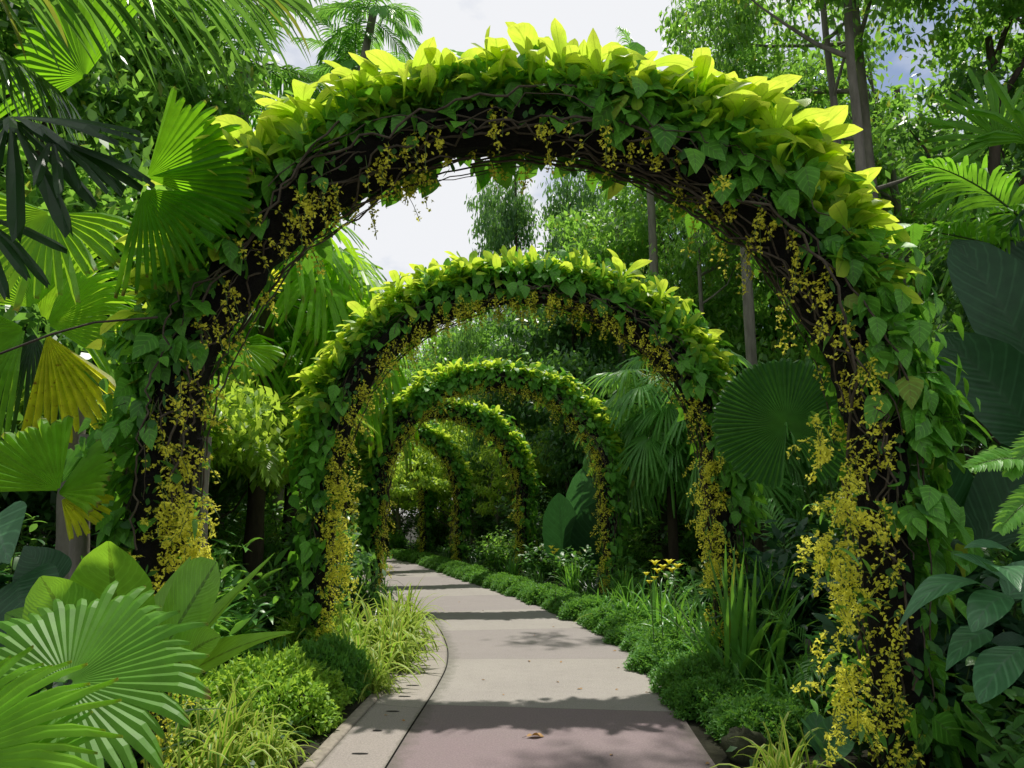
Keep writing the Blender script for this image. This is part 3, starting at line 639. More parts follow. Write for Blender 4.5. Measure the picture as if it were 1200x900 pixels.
fanpl = Kind(mk_fanpalm('bright_fan_palm', 'fan_bright', 13, .7, 1.9, split=.5, td=.7), 'palm', 'sunlit fan palms')
droopy = Kind(mk_fanpalm('weeping_fan_palm', 'feather', 34, .5, 2.6, pet=(.4, 1.15), nseg=30, split=.3, td=.55, el=(-60, 75), droop=.3, blunt=.15), 'palm', 'weeping fan palms')

def crown_leaves(mb, blobs, n, leaf, W, flat=.45, hang=.3, mi=0, sub=.22):
    """blobs: (centre, radii). Leaves gather in many small clumps, leaving gaps between them"""
    tot = sum(r[0] * r[1] * r[2] for _, r in blobs) ** 1
    for c, r in blobs:
        c = np.array(c, float); r = np.array(r, float); nb = int(n * (r[0] * r[1] * r[2]) / tot); ncl = max(8, nb // 70)
        d = rdir(ncl); rad = rng.uniform(.35, 1, ncl) ** .6; cc = c + d * r * rad[:, None]; cc[:, 2] += np.where(d[:, 2] < -.3, r[2] * .15, 0)
        idx = rng.integers(0, ncl, nb); sz = rng.uniform(.5, 1.35, ncl)[idx] * sub * r.mean()
        P = cc[idx] + rng.normal(0, 1, (nb, 3)) * sz[:, None] * np.array([1, 1, flat])
        D = polar(rng.uniform(0, 6.28, nb), rng.uniform(-1.2, .5, nb)) - Z * hang
        l = rng.uniform(*leaf, nb); blades(mb, P, D, Z + rng.normal(0, .5, (nb, 3)), l, l * W, .3, 2, 'oval', mid=False, mi=mi)
        yield cc
def mk_tree(name, mat, H, blobs, n, leaf=(.12, .22), W=.45, tr=.14, bark='bark', lean=(0, 0), sub=.22, hang=.3, limbs=26):
    def f():
        t = thing(name); mb = Mb(); tips = []
        for cc in crown_leaves(mb, blobs, n, leaf, W, sub=sub, hang=hang): tips.append(cc)
        mb.build('crown', M[mat], t); tips = np.concatenate(tips); mt = Mb()
        zz = np.linspace(0, H, 16); wob = np.cumsum(rng.normal(0, .035, (16, 2)), 0); pts = np.column_stack([lean[0] * zz / H + wob[:, 0], lean[1] * zz / H + wob[:, 1], zz])
        tube(mt, pts, tr * np.linspace(1.15, .35, 16), 12)
        sel = tips[rng.integers(0, len(tips), limbs)]
        for e in sel:
            z0 = np.clip(e[2] - rng.uniform(.6, 1.8), H * .3, H * .97); i = int(z0 / H * 15); b = pts[i]
            md = (b + e) / 2 + np.array([0, 0, -.15]) + rng.normal(0, .12, 3); q = np.array([b, b * .5 + md * .5 + rng.normal(0, .04, 3), md, (md + e) / 2 + rng.normal(0, .06, 3), e])
            tube(mt, q, np.linspace(tr * .36, tr * .07, 5), 6)
        mt.build('trunk', M[bark], t); return t
    return f
def rb(n, c, spread, r):
    return [(np.array(c) + rng.normal(0, 1, 3) * np.array(spread), np.array(r) * rng.uniform(.7, 1.2)) for _ in range(n)]
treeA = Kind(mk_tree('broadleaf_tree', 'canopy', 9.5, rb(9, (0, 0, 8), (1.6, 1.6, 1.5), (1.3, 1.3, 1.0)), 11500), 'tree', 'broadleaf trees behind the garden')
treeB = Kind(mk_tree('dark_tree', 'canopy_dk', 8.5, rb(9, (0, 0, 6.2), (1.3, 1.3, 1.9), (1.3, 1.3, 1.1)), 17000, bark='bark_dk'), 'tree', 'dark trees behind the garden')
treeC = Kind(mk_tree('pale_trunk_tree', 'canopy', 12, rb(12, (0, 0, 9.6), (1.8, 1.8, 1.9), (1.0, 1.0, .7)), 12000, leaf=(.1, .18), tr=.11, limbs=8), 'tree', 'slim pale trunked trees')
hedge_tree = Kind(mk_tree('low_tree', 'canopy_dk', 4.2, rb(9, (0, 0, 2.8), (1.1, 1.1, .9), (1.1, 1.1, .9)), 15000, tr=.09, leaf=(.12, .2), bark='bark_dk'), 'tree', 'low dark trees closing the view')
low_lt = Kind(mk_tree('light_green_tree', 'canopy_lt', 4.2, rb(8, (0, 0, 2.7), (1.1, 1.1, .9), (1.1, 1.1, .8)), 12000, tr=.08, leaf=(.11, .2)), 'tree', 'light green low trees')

highfan = Kind(mk_fanpalm('bright_fan_palm', 'fan_bright', 20, .95, 4.2, pet=(.9, 1.4), nseg=34, split=.45, td=.9, el=(-45, 75), tr=.11), 'palm', 'sunlit fan palms')
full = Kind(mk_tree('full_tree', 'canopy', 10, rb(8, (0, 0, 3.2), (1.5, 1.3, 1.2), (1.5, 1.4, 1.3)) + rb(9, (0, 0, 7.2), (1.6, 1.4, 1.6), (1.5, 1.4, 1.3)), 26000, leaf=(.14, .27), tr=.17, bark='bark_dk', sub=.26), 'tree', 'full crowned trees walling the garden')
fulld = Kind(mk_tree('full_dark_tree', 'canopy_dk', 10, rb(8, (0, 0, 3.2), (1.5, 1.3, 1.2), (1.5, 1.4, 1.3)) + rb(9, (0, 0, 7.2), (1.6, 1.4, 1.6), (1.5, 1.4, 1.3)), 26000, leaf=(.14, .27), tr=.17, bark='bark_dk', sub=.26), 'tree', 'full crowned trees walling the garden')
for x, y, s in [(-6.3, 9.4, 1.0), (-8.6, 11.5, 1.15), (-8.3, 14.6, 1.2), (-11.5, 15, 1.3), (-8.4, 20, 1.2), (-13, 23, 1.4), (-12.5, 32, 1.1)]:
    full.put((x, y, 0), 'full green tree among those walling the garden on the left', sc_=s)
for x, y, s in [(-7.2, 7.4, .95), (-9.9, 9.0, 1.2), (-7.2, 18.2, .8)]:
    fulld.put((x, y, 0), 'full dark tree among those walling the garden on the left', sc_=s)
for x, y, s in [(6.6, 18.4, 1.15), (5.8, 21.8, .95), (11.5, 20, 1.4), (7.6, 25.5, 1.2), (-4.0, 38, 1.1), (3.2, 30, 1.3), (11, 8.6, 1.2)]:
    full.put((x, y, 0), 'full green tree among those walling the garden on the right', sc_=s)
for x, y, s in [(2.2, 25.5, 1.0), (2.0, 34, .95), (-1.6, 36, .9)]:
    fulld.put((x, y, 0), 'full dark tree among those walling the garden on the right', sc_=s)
# left side
treeA.put((-7.5, 13, 0), 'tall broadleaf tree behind the fan palms at the upper left', sc_=1.05)
slender.put((-3.45, 16.5, 0), 'leaning slender palm with the highest crown against the sky, top left of the arch', rz=.2, sc_=1.05)
slender.put((-4.0, 17.3, 0), 'leaning slender palm just left of the highest crown', rz=-.1, sc_=.98)
tallpalm.put((-5.6, 14.2, 0), 'grey trunked palm at the upper left, nearest the hanging fronds', rz=2., sc_=1.2)
treeB.put((-10.5, 16, 0), 'dark tree in the far left corner behind the palms', sc_=1.)
treeB.put((-6.6, 9.6, 0), 'dark tree directly behind the large fan leaf', sc_=.62)
highfan.put((-3.55, 10.4, 0), 'sunlit yellow green palm showing through the nearest arch beside the sky', sc_=1.1)
highfan.put((-4.0, 13.6, 0), 'smaller sunlit palm just left of the white sky', sc_=1.22)
highfan.put((-5.0, 11.8, 0), 'sunlit palm left of the yellow green one, partly behind the arch', sc_=1.2)
arecal.put((-3.7, 9.0, 0), 'bright feather palm over the second arch\'s left shoulder', sc_=1.0)
lush.put((-3.0, 7.4, 0), 'light green leafy shrub behind the orchids of the nearest arch\'s left leg', sc_=1.3)
lush.put((-2.55, 6.5, 0), 'upright leafy shrub between the first and second arch on the left', sc_=1.0)
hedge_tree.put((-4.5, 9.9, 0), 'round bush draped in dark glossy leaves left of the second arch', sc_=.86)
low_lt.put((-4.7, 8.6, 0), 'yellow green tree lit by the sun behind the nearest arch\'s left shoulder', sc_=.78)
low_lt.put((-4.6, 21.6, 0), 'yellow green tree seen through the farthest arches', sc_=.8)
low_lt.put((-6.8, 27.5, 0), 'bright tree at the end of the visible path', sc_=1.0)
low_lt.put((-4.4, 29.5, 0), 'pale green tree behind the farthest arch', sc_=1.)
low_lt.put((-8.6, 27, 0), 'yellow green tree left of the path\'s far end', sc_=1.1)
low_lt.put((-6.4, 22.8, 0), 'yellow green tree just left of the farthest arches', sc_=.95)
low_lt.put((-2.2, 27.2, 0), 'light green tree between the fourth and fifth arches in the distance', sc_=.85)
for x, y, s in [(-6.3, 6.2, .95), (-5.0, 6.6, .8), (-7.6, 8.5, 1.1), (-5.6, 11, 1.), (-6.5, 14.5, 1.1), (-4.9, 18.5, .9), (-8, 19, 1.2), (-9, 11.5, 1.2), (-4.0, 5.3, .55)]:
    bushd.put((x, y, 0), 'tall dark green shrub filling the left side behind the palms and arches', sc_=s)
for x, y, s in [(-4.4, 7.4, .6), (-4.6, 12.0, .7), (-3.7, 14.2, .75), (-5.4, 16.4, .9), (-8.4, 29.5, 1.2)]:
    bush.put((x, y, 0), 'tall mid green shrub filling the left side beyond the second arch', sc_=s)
# right side
treeC.put((4.42, 8.7, 0), 'slim pale trunk rising in the upper right, the straightest of the group', rz=.3, sc_=(.68, .68, 1.15))
treeC.put((4.6, 9.7, 0), 'pale trunked tree just left behind the straightest trunk', rz=2.1, sc_=(.62, .62, 1.15))
treeC.put((5.3, 10.4, 0), 'thin tree right of the straightest pale trunk', rz=4., sc_=.98)
treeC.put((4.6, 17.2, 0), 'pale trunked tree seen through the nearest arch above the second arch\'s right shoulder', rz=1.2, sc_=(.7, .7, .9))
fulld.put((.15, 26.5, 0), 'dark vine hung tree standing against the white sky in the middle', sc_=(.56, .56, 1.48))
fulld.put((2.15, 27.5, 0), 'dark tree standing close on the right of the vine hung tree', rz=2.2, sc_=(.6, .6, 1.52))
full.put((4.7, 28, 0), 'tall green tree right of the vine hung tree, over the second arch', sc_=(1., 1., 1.5))
treeA.put((3.6, 24, 0), 'broadleaf tree with dark trunk right of the vine hung tree', sc_=1.25)
treeA.put((5.6, 22.6, 0), 'broadleaf tree over the second arch, right of the dark trunk', rz=2.4, sc_=1.2)
treeA.put((8.2, 15.5, 0), 'spreading broadleaf tree at the upper right', rz=1.0, sc_=1.08)
treeA.put((9.6, 11.5, 0), 'broadleaf tree at the far upper right corner', rz=3.0, sc_=1.05)
treeB.put((11, 17, 0), 'dark tree behind the spreading tree at the upper right', sc_=1.1)
treeC.put((8.0, 9.4, 0), 'broken canopy tree near the right edge above the spiky palm', rz=5, sc_=.95)
tallpalm.put((4.15, 12.4, 0), 'palm with long hanging fronds above the nearest arch\'s right shoulder', rz=1.3, sc_=(.6, .6, 1.02))
tallpalm.put((3.4, 17.2, 0), 'palm crown just right of the bare sky at the top', rz=4., sc_=(.7, .7, 1.25))
droopy.put((2.9, 13.6, 0), 'weeping fan palm between the second and third arch on the right', rz=.3, sc_=1.3)
droopy.put((3.9, 12.0, 0), 'weeping fan palm close behind the second arch\'s right leg', rz=2.3, sc_=1.15)
droopy.put((3.2, 16.8, 0), 'weeping fan palm farther back, above the dark broad leaves', rz=4.3, sc_=1.4)
areca.put((3.5, 9.7, 0), 'feather palm behind the round fan leaf', sc_=.8)
areca.put((4.4, 7.8, 0), 'shaded feather palm right of the round fan leaf', sc_=.8)
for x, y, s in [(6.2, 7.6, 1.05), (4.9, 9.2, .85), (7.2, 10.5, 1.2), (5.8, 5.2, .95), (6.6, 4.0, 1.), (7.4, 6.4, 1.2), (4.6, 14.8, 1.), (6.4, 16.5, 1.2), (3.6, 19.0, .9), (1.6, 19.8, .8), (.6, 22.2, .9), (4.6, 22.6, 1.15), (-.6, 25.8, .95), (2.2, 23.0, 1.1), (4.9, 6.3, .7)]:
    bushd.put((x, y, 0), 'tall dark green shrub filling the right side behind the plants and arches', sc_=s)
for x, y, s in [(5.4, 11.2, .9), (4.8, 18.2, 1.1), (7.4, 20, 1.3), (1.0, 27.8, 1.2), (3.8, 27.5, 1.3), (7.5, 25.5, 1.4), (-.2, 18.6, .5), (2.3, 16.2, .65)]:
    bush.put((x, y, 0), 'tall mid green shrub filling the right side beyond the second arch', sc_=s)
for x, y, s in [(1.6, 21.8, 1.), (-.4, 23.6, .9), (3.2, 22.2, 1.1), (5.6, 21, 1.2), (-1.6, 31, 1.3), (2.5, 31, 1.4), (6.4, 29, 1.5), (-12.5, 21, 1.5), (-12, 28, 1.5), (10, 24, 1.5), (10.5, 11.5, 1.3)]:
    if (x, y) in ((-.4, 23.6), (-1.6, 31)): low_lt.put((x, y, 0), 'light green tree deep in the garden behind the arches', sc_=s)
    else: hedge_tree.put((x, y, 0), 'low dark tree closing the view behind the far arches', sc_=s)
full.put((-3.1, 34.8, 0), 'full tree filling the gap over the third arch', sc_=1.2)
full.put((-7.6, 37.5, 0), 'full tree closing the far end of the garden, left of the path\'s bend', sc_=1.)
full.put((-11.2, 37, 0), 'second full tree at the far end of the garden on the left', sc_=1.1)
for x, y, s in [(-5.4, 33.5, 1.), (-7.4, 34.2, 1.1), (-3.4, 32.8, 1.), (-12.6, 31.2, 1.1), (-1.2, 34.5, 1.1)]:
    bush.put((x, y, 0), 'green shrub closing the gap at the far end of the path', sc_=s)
# understory filling along both beds
for (y, d, s, k) in [(9.4, 3.9, .8, 'L'), (12.4, 3.3, .75, 'L'), (14.6, 3.2, .7, 'L'), (16.6, 3.2, .7, 'L'), (19, 3.1, .7, 'L'), (22, 3.1, .7, 'L'), (24.5, 3.2, .8, 'L'), (27, 3.3, .9, 'L'), (28, -.9, .9, 'L'), (30, -1.2, 1., 'L'), (26, -1.0, .8, 'L')]:
    lush.put(off(y, d), 'light green leafy shrub beside the left edge of the path beyond the second arch', sc_=s)
for (y, d, s) in [(10.4, -1.5, .8), (12.2, -1.35, .75), (14.4, -1.4, .8), (16.2, -1.3, .8), (18.4, -1.25, .7), (20.4, -1.2, .7), (23.5, -1.1, .7), (9.2, -1.9, .85)]:
    broadb.put(off(y, d), 'broadleaf shrub in the shaded bed right of the path', sc_=s)
for (y, d, s) in [(12.8, -.95, .62), (15.4, -.9, .6), (17.6, -.85, .6), (19.8, -.8, .55), (22.4, -.8, .55)]:
    darksw.put(off(y, d), 'dark strap leaved plant behind the low hedge on the right', sc_=s)
for (y, d, s) in [(11.6, -1.0, .75), (13.8, -.95, .75), (16.6, -.8, .7)]:
    sword.put(off(y, d), 'green lily clump behind the low hedge right of the path', sc_=s)

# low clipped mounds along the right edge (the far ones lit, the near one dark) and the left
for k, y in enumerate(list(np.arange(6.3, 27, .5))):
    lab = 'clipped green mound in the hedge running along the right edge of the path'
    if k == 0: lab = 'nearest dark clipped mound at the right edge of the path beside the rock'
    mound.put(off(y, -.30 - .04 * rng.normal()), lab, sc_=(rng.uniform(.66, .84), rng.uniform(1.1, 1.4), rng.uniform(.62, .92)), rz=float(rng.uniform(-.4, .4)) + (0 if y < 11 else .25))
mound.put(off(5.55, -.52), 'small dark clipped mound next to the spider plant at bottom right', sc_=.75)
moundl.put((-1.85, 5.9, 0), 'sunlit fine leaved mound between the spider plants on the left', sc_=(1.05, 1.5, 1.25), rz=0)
mound.put((-1.62, 6.75, 0), 'shaded end of the fine leaved mound beside the left kerb', sc_=(.75, .9, 1.35), rz=.4)  # same mound in darker leaves: the shade on this end is in the colour
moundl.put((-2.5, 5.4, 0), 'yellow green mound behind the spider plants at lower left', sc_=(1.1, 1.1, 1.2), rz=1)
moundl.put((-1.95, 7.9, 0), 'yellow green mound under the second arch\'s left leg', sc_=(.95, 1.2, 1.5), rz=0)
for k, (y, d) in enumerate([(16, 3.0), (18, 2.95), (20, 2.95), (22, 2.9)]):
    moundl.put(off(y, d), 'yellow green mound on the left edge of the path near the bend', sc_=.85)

# left bed spider plants
SPL = [((-1.68, 4.5), 1.1, 'spider plant at lower left nearest the kerb'), ((-2.0, 4.3), 1.15, 'spider plant right of the large fan leaf'), ((-1.78, 5.1), 1.0, 'spider plant drooping over the mound at lower left'),
       ((-2.3, 4.9), 1.05, 'spider plant behind the large fan leaf'), ((-1.5, 4.9), .7, 'small spider plant spilling onto the kerb'), ((-1.75, 4.0), .9, 'spider plant at the bottom edge beside the kerb'), ((-1.5, 7.2), 1.25, 'spider plant at the foot of the second arch\'s left leg'),
       ((-1.22, 7.75), 1.2, 'bright spider plant leaning over the strip below the second arch'), ((-1.4, 8.3), 1.5, 'yellow striped spider plant just past the second arch'), ((-1.25, 8.9), 1.3, 'spider plant overhanging the path beyond the second arch'),
       ((-1.22, 6.85), .8, 'small spider plant growing out onto the side strip'), ((-1.9, 7.8), 1.35, 'spider plant behind the golden orchid column'), ((-1.4, 9.7), 1.4, 'spider plant furthest along the left edge'), ((-1.95, 9.0), 1.4, 'tall spider plant behind the furthest one on the left')]
for (xy, s, lab) in SPL: spider.put(xy, lab, sc_=s)
for (xy, s, lab) in [((-2.35, 6.5), 1.1, 'green strap grass between the first arch and the mound'), ((-2.65, 6.9), 1.1, 'green strap grass left of the second arch\'s foot'), ((-2.2, 7.1), 1., 'green strap grass just before the second arch'), ((-1.95, 11.6), 1., 'green strap grass at the foot of the dark strap plant'), ((-2.15, 12.3), 1., 'green strap grass by the third arch\'s left leg')]:
    spiderg.put(xy, lab, sc_=s)
darksw.put((-2.3, 11.3, 0), 'dark strap leaved clump in front of the third arch\'s left leg', sc_=1.0)
darksw.put((-2.3, 9.9, 0), 'dark strap leaved clump behind the spider plants on the left', sc_=.6)
# right bed
sword.put((1.95, 6.6, 0), 'tall sword leaved lily in front of the second arch\'s right leg', sc_=1.25)
sword.put((2.4, 7.1, 0), 'sword leaved lily behind the tallest one on the right', sc_=1.15)
sword.put((1.85, 9.6, 0), 'dark green sword leaved lily beyond the second arch\'s right leg', sc_=.8)
for (xy, s, lab) in [((2.05, 7.7), 1.5, 'bright green strap clump under the yellow lilies'), ((1.95, 8.6), 1.4, 'bright green strap clump left of the yellow lilies'), ((1.6, 10.2), 1.4, 'green strap clump beyond the second arch on the right'), ((1.5, 11.4), 1.1, 'green strap clump near the third arch\'s right leg'), ((2.15, 5.9), 1.15, 'low strap clump beside the dark mound')]:
    spiderg.put(xy, lab, sc_=s)
spider.put((1.5, 4.25, 0), 'spider plant at bottom right against the nearest arch\'s right leg', sc_=.95)
spider.put((1.3, 4.0, 0), 'spider plant at the bottom edge, just right of the path', sc_=.7)
spider.put((2.0, 3.95, 0), 'spider plant half hidden under the shrub at lower right', sc_=.7)
spider.put((1.75, 7.15, 0), 'small yellowish spider plant between the hedge mounds and the lilies', sc_=.6)
darksw.put((2.5, 5.6, 0), 'dark strap plant between the two right arch legs', sc_=.75)
areca.put((2.75, 6.3, 0), 'shaded feathery plant behind the orchids of the nearest arch\'s right leg', sc_=.5)
lushd.put((2.45, 5.0, 0), 'dark drooping leafed shrub left of the nearest arch\'s right leg', sc_=.75)
lushd.put((2.8, 7.3, 0), 'dark shrub behind the second arch\'s right leg', sc_=1.)
lushd.put((3.2, 5.3, 0), 'dark shrub behind the nearest arch\'s right leg', sc_=1.1)
lushd.put((4.2, 5.0, 0), 'dark shrub under the big paddle leaves', sc_=1.1)
lushd.put((3.3, 8.7, 0), 'dark shrub right of the second arch, under the round fan leaf', sc_=1.1)
lushd.put((-3.0, 4.7, 0), 'dark shrub behind the nest fern', sc_=.8)
lushd.put((-3.7, 5.6, 0), 'dark shrub under the fan palms on the left', sc_=1.)
lushd.put((-2.6, 4.0, 0), 'dark low shrub at the foot of the nearest arch\'s left leg', sc_=.6)
broadb.put((2.55, 3.45, 0), 'leafy shrub with pointed leaves at lower right', sc_=.78)
broadb.put((2.1, 3.2, 0), 'leafy shrub at the lower right, nearest the camera', sc_=.55)
broadb.put((3.0, 3.9, 0), 'leafy shrub below the long bluish leaves', sc_=.9)

# rock
mb = Mb(); nu, nv = 16, 10; V = []
for i in range(nv):
    ph = -math.pi / 2 + i / (nv - 1) * math.pi
    for j in range(nu):
        a = j / nu * 2 * math.pi; k = 1 + .14 * math.sin(2 * a + ph * 3) + .1 * math.sin(5 * a - ph * 4); V.append((.2 * k * math.cos(a) * math.cos(ph), .15 * k * math.sin(a) * math.cos(ph), .13 + .17 * k * math.sin(ph)))
mb.add(V, [[i * nu + j, i * nu + (j + 1) % nu, (i + 1) * nu + (j + 1) % nu, (i + 1) * nu + j] for i in range(nv - 1) for j in range(nu)])
o = mb.build('rock', M['rock']); o.location = (1.5, 5.1, -.05); o.scale = (.7, .75, .7); tag(o, 'dark mossy rock at the right edge of the path', 'rock')

# yellow daylilies
for k, (px, py, lab) in enumerate([(772, 668, 'left of the two yellow lily blooms over the green straps'), (789, 667, 'right of the two yellow lily blooms over the green straps'), (649, 647, 'small yellow lily bloom farther along the right bed'), (762, 680, 'faded lily bloom just below the pair')]):
    c = at(px, py, 8.0 if k != 2 else 12.0); t = thing('yellow_lily', lab, 'flower', (c[0], c[1], 0), 'yellow lilies in the right bed')
    mb = Mb(); tube(mb, [(c[0] + .03, c[1], 0), (c[0] + .01, c[1], c[2] * .6), c], .005, 5); mb.build('stalk', M['greenstem'], t); mb = Mb()
    for h in range(5):
        n = 6; az = np.arange(n) * 1.047 + h; cc = c + np.array([.05 * math.sin(h * 2.1), .05 * math.cos(h * 2.1), .045 * (h % 3) - .04]); blades(mb, np.repeat(cc[None], n, 0), polar(az, 1.0), Z, .085 if k != 3 else .055, .045, .45, 5, 'lance', .3)
    mb.build('bloom', M['lily'], t)

# ------------------------------------------------------------------ named foreground plants
CAM = np.array([0, 0, EYE])
def tocam(p): return nrm(CAM - np.array(p, float))
def stalk(mb, a, b, r=.01, sag=.1, mi=0):
    a = np.array(a, float); b = np.array(b, float); t = np.linspace(0, 1, 9)[:, None]
    tube(mb, a + (b - a) * t + Z * np.sin(t * math.pi) * sag, np.linspace(r * 1.4, r * .8, 9), 6, mi)
def fan_thing(name, label, cat, base, leaves, mat, trunk=None, group=None):
    """leaves: (px, py, Y, aim_px, aim_py, aimY, radius, span, nseg, split, N or None, kw)"""
    t = thing(name, label, cat, base, group); base = np.array(base, float)
    top = base + Z * (trunk[0] if trunk else .05)
    if trunk:
        mb = Mb(); pts = np.array([base + (top - base) * k + np.array([.02 * math.sin(k * 5), .02 * math.cos(k * 4), 0]) for k in np.linspace(0, 1, 10)]); tube(mb, pts, trunk[1] * (1 + .07 * np.array([1, -1] * 5)), 10); mb.build('trunk', M['bark'], t)
    for (px, py, Y, ax, ay, aY, rad, span, ns, split, N, kw) in leaves:
        kw = dict(kw); mm = kw.pop('mat', mat); hub = at(px, py, Y); D = at(ax, ay, aY) - hub
        N = tocam(hub) if N is None else np.array(N, float); mb = Mb()
        fan(mb, hub, D, N, rad, span, ns, split, **kw); lf = mb.build('fan_leaf', M[mm], t)
        mb = Mb(); stalk(mb, top, hub, .009, .08); mb.build('stalk', M['greenstem'], lf).location = (0, 0, 0)
    return t
# big glossy fan leaf, lower left
fan_thing('fan_palm', 'glossy green fan leaf palm at lower left with one great pleated leaf', 'palm', (-1.75, 2.75, 0),
    [(80, 800, 2.4, 190, 770, 2.5, 0.395, 316, 48, .76, (.12, -.72, .68), dict(droop=.05, cup=.06, pleat=.027, tipdroop=.3, blunt=.1))], 'fan', group='fan palms in the near left bed')
fan_thing('fan_palm', 'fan palm leaf cut off by the bottom left corner, long fingered', 'palm', (-1.5, 1.75, 0),
    [(-95, 900, 1.6, 60, 840, 1.75, .35, 150, 26, .6, (.2, -.6, .75), dict(droop=.08, pleat=.035, blunt=.05, mat='fan_bright')),
     (-60, 960, 1.7, 90, 880, 1.75, .32, 170, 26, .6, (.1, -.6, .75), dict(droop=.1, pleat=.035, blunt=.05))], 'fan', group='fan palms in the near left bed')
# upper left large fans
fan_thing('fan_palm', 'large fan palm with shadow striped leaf at upper left beside the arch', 'palm', (-2.5, 4.4, 0),
    [(172, 208, 3.75, 260, 140, 3.9, .54, 62, 12, .8, (.1, -.9, -.35), dict(droop=.03, pleat=.05, rough=.05, blunt=.5)),
     (172, 208, 3.76, 262, 215, 3.85, .54, 44, 9, .84, (.1, -.9, -.35), dict(droop=.04, pleat=.05, rough=.03, blunt=.6)),
     (168, 222, 3.8, 225, 300, 3.75, .58, 90, 16, .5, (.2, -.9, -.2), dict(droop=.05, pleat=.06, blunt=.2)),
     (100, 90, 3.9, 60, 20, 4.0, .62, 170, 26, .7, (.0, -.9, -.35), dict(droop=.05, blunt=.5)),
     (60, 250, 4.2, 20, 320, 4.1, .6, 200, 26, .6, (.0, -.9, .2), dict(droop=.05, blunt=.4, mat='fan_bright'))], 'fan_back', trunk=(2.0, .05), group='fan palms in the near left bed')
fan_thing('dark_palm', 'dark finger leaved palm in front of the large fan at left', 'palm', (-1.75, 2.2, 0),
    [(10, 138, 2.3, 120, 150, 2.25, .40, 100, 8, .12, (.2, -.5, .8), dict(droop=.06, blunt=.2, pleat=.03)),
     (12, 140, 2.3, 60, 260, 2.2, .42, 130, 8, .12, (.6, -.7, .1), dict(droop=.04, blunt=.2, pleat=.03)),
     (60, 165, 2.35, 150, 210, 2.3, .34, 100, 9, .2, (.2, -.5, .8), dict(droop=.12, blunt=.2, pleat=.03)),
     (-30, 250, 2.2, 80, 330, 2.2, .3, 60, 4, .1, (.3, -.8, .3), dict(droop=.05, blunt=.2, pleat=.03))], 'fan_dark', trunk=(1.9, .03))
# mid left fan palm with one yellowing leaf
fan_thing('yellowing_fan_palm', 'sunlit fan palm at left with one drooping yellow leaf', 'palm', (-3.3, 5.6, 0),
    [(55, 392, 5.3, 95, 490, 5.2, .82, 56, 11, .8, (.1, -1, .15), dict(mat='fan_yellow', droop=.03, rough=.07, blunt=.3, pleat=.06)),
     (52, 392, 5.4, 85, 440, 5.3, .72, 30, 7, .7, (-.3, -1, .2), dict(mat='fan', droop=.05, blunt=.2)),
     (55, 380, 5.4, 140, 350, 5.5, .72, 120, 22, .6, (.1, -.8, .3), dict(droop=.12, tipdroop=.6)),
     (40, 360, 5.5, 20, 260, 5.6, .85, 130, 24, .65, (.1, -.9, -.3), dict(droop=.08, tipdroop=.4)),
     (50, 375, 5.6, 130, 280, 5.7, .85, 100, 20, .65, (.1, -.9, -.3), dict(droop=.08, tipdroop=.4)),
     (30, 385, 5.3, -40, 420, 5.2, .8, 130, 22, .5, (.1, -.9, .4), dict(droop=.15, tipdroop=.8)),
     (40, 390, 5.5, 20, 470, 5.4, .7, 90, 14, .4, (-.1, -.9, .3), dict(mat='fan_dark', droop=.1))], 'fan_bright', trunk=(2.45, .075), group='fan palms on the left')
fan_thing('small_fan_palm', 'small young fan palm with three bright blunt leaves at left', 'palm', (-2.72, 4.25, 0),
    [(70, 575, 3.9, 25, 535, 3.9, .42, 95, 12, .9, (.1, -.75, .5), dict(droop=.05, blunt=.8, pleat=.05)),
     (68, 568, 4.0, 80, 515, 4.3, .36, 80, 10, .9, (.3, -.4, .8), dict(droop=.05, blunt=.8, mat='fan')),
     (68, 578, 3.95, 130, 548, 3.9, .36, 95, 12, .82, (-.1, -.75, .5), dict(droop=.08, blunt=.8, pleat=.05)),
     (72, 585, 3.95, 110, 605, 3.9, .28, 70, 8, .7, (-.1, -.75, .5), dict(droop=.1, blunt=.6, mat='fan_yellow'))], 'fan_bright', trunk=(1.1, .04), group='fan palms on the left')
fan_thing('little_fan_palm', 'yellow green fan leaf caught by sun behind the nearest arch\'s left shoulder', 'palm', (-2.65, 6.5, 0),
    [(285, 405, 6.1, 310, 445, 6.0, .36, 110, 12, .75, (.1, -.9, .3), dict(droop=.05, blunt=.6)), (300, 335, 6.3, 320, 320, 6.3, .26, 120, 12, .7, (.1, -.9, .3), dict(droop=.05, mat='fan_yellow'))], 'fan_bright', trunk=(2.2, .03))
# round fan leaf, right
fan_thing('round_leaf_palm', 'single large round pleated leaf between the right legs of the first two arches', 'palm', (2.5, 6.5, 0),
    [(922, 497, 5.75, 905, 425, 5.9, .575, 330, 62, .94, (-.28, -.86, .35), dict(droop=.02, cup=.03, pleat=.05, rough=.012, blunt=.7, tipdroop=.1))], 'fan_round', trunk=(.5, .03))
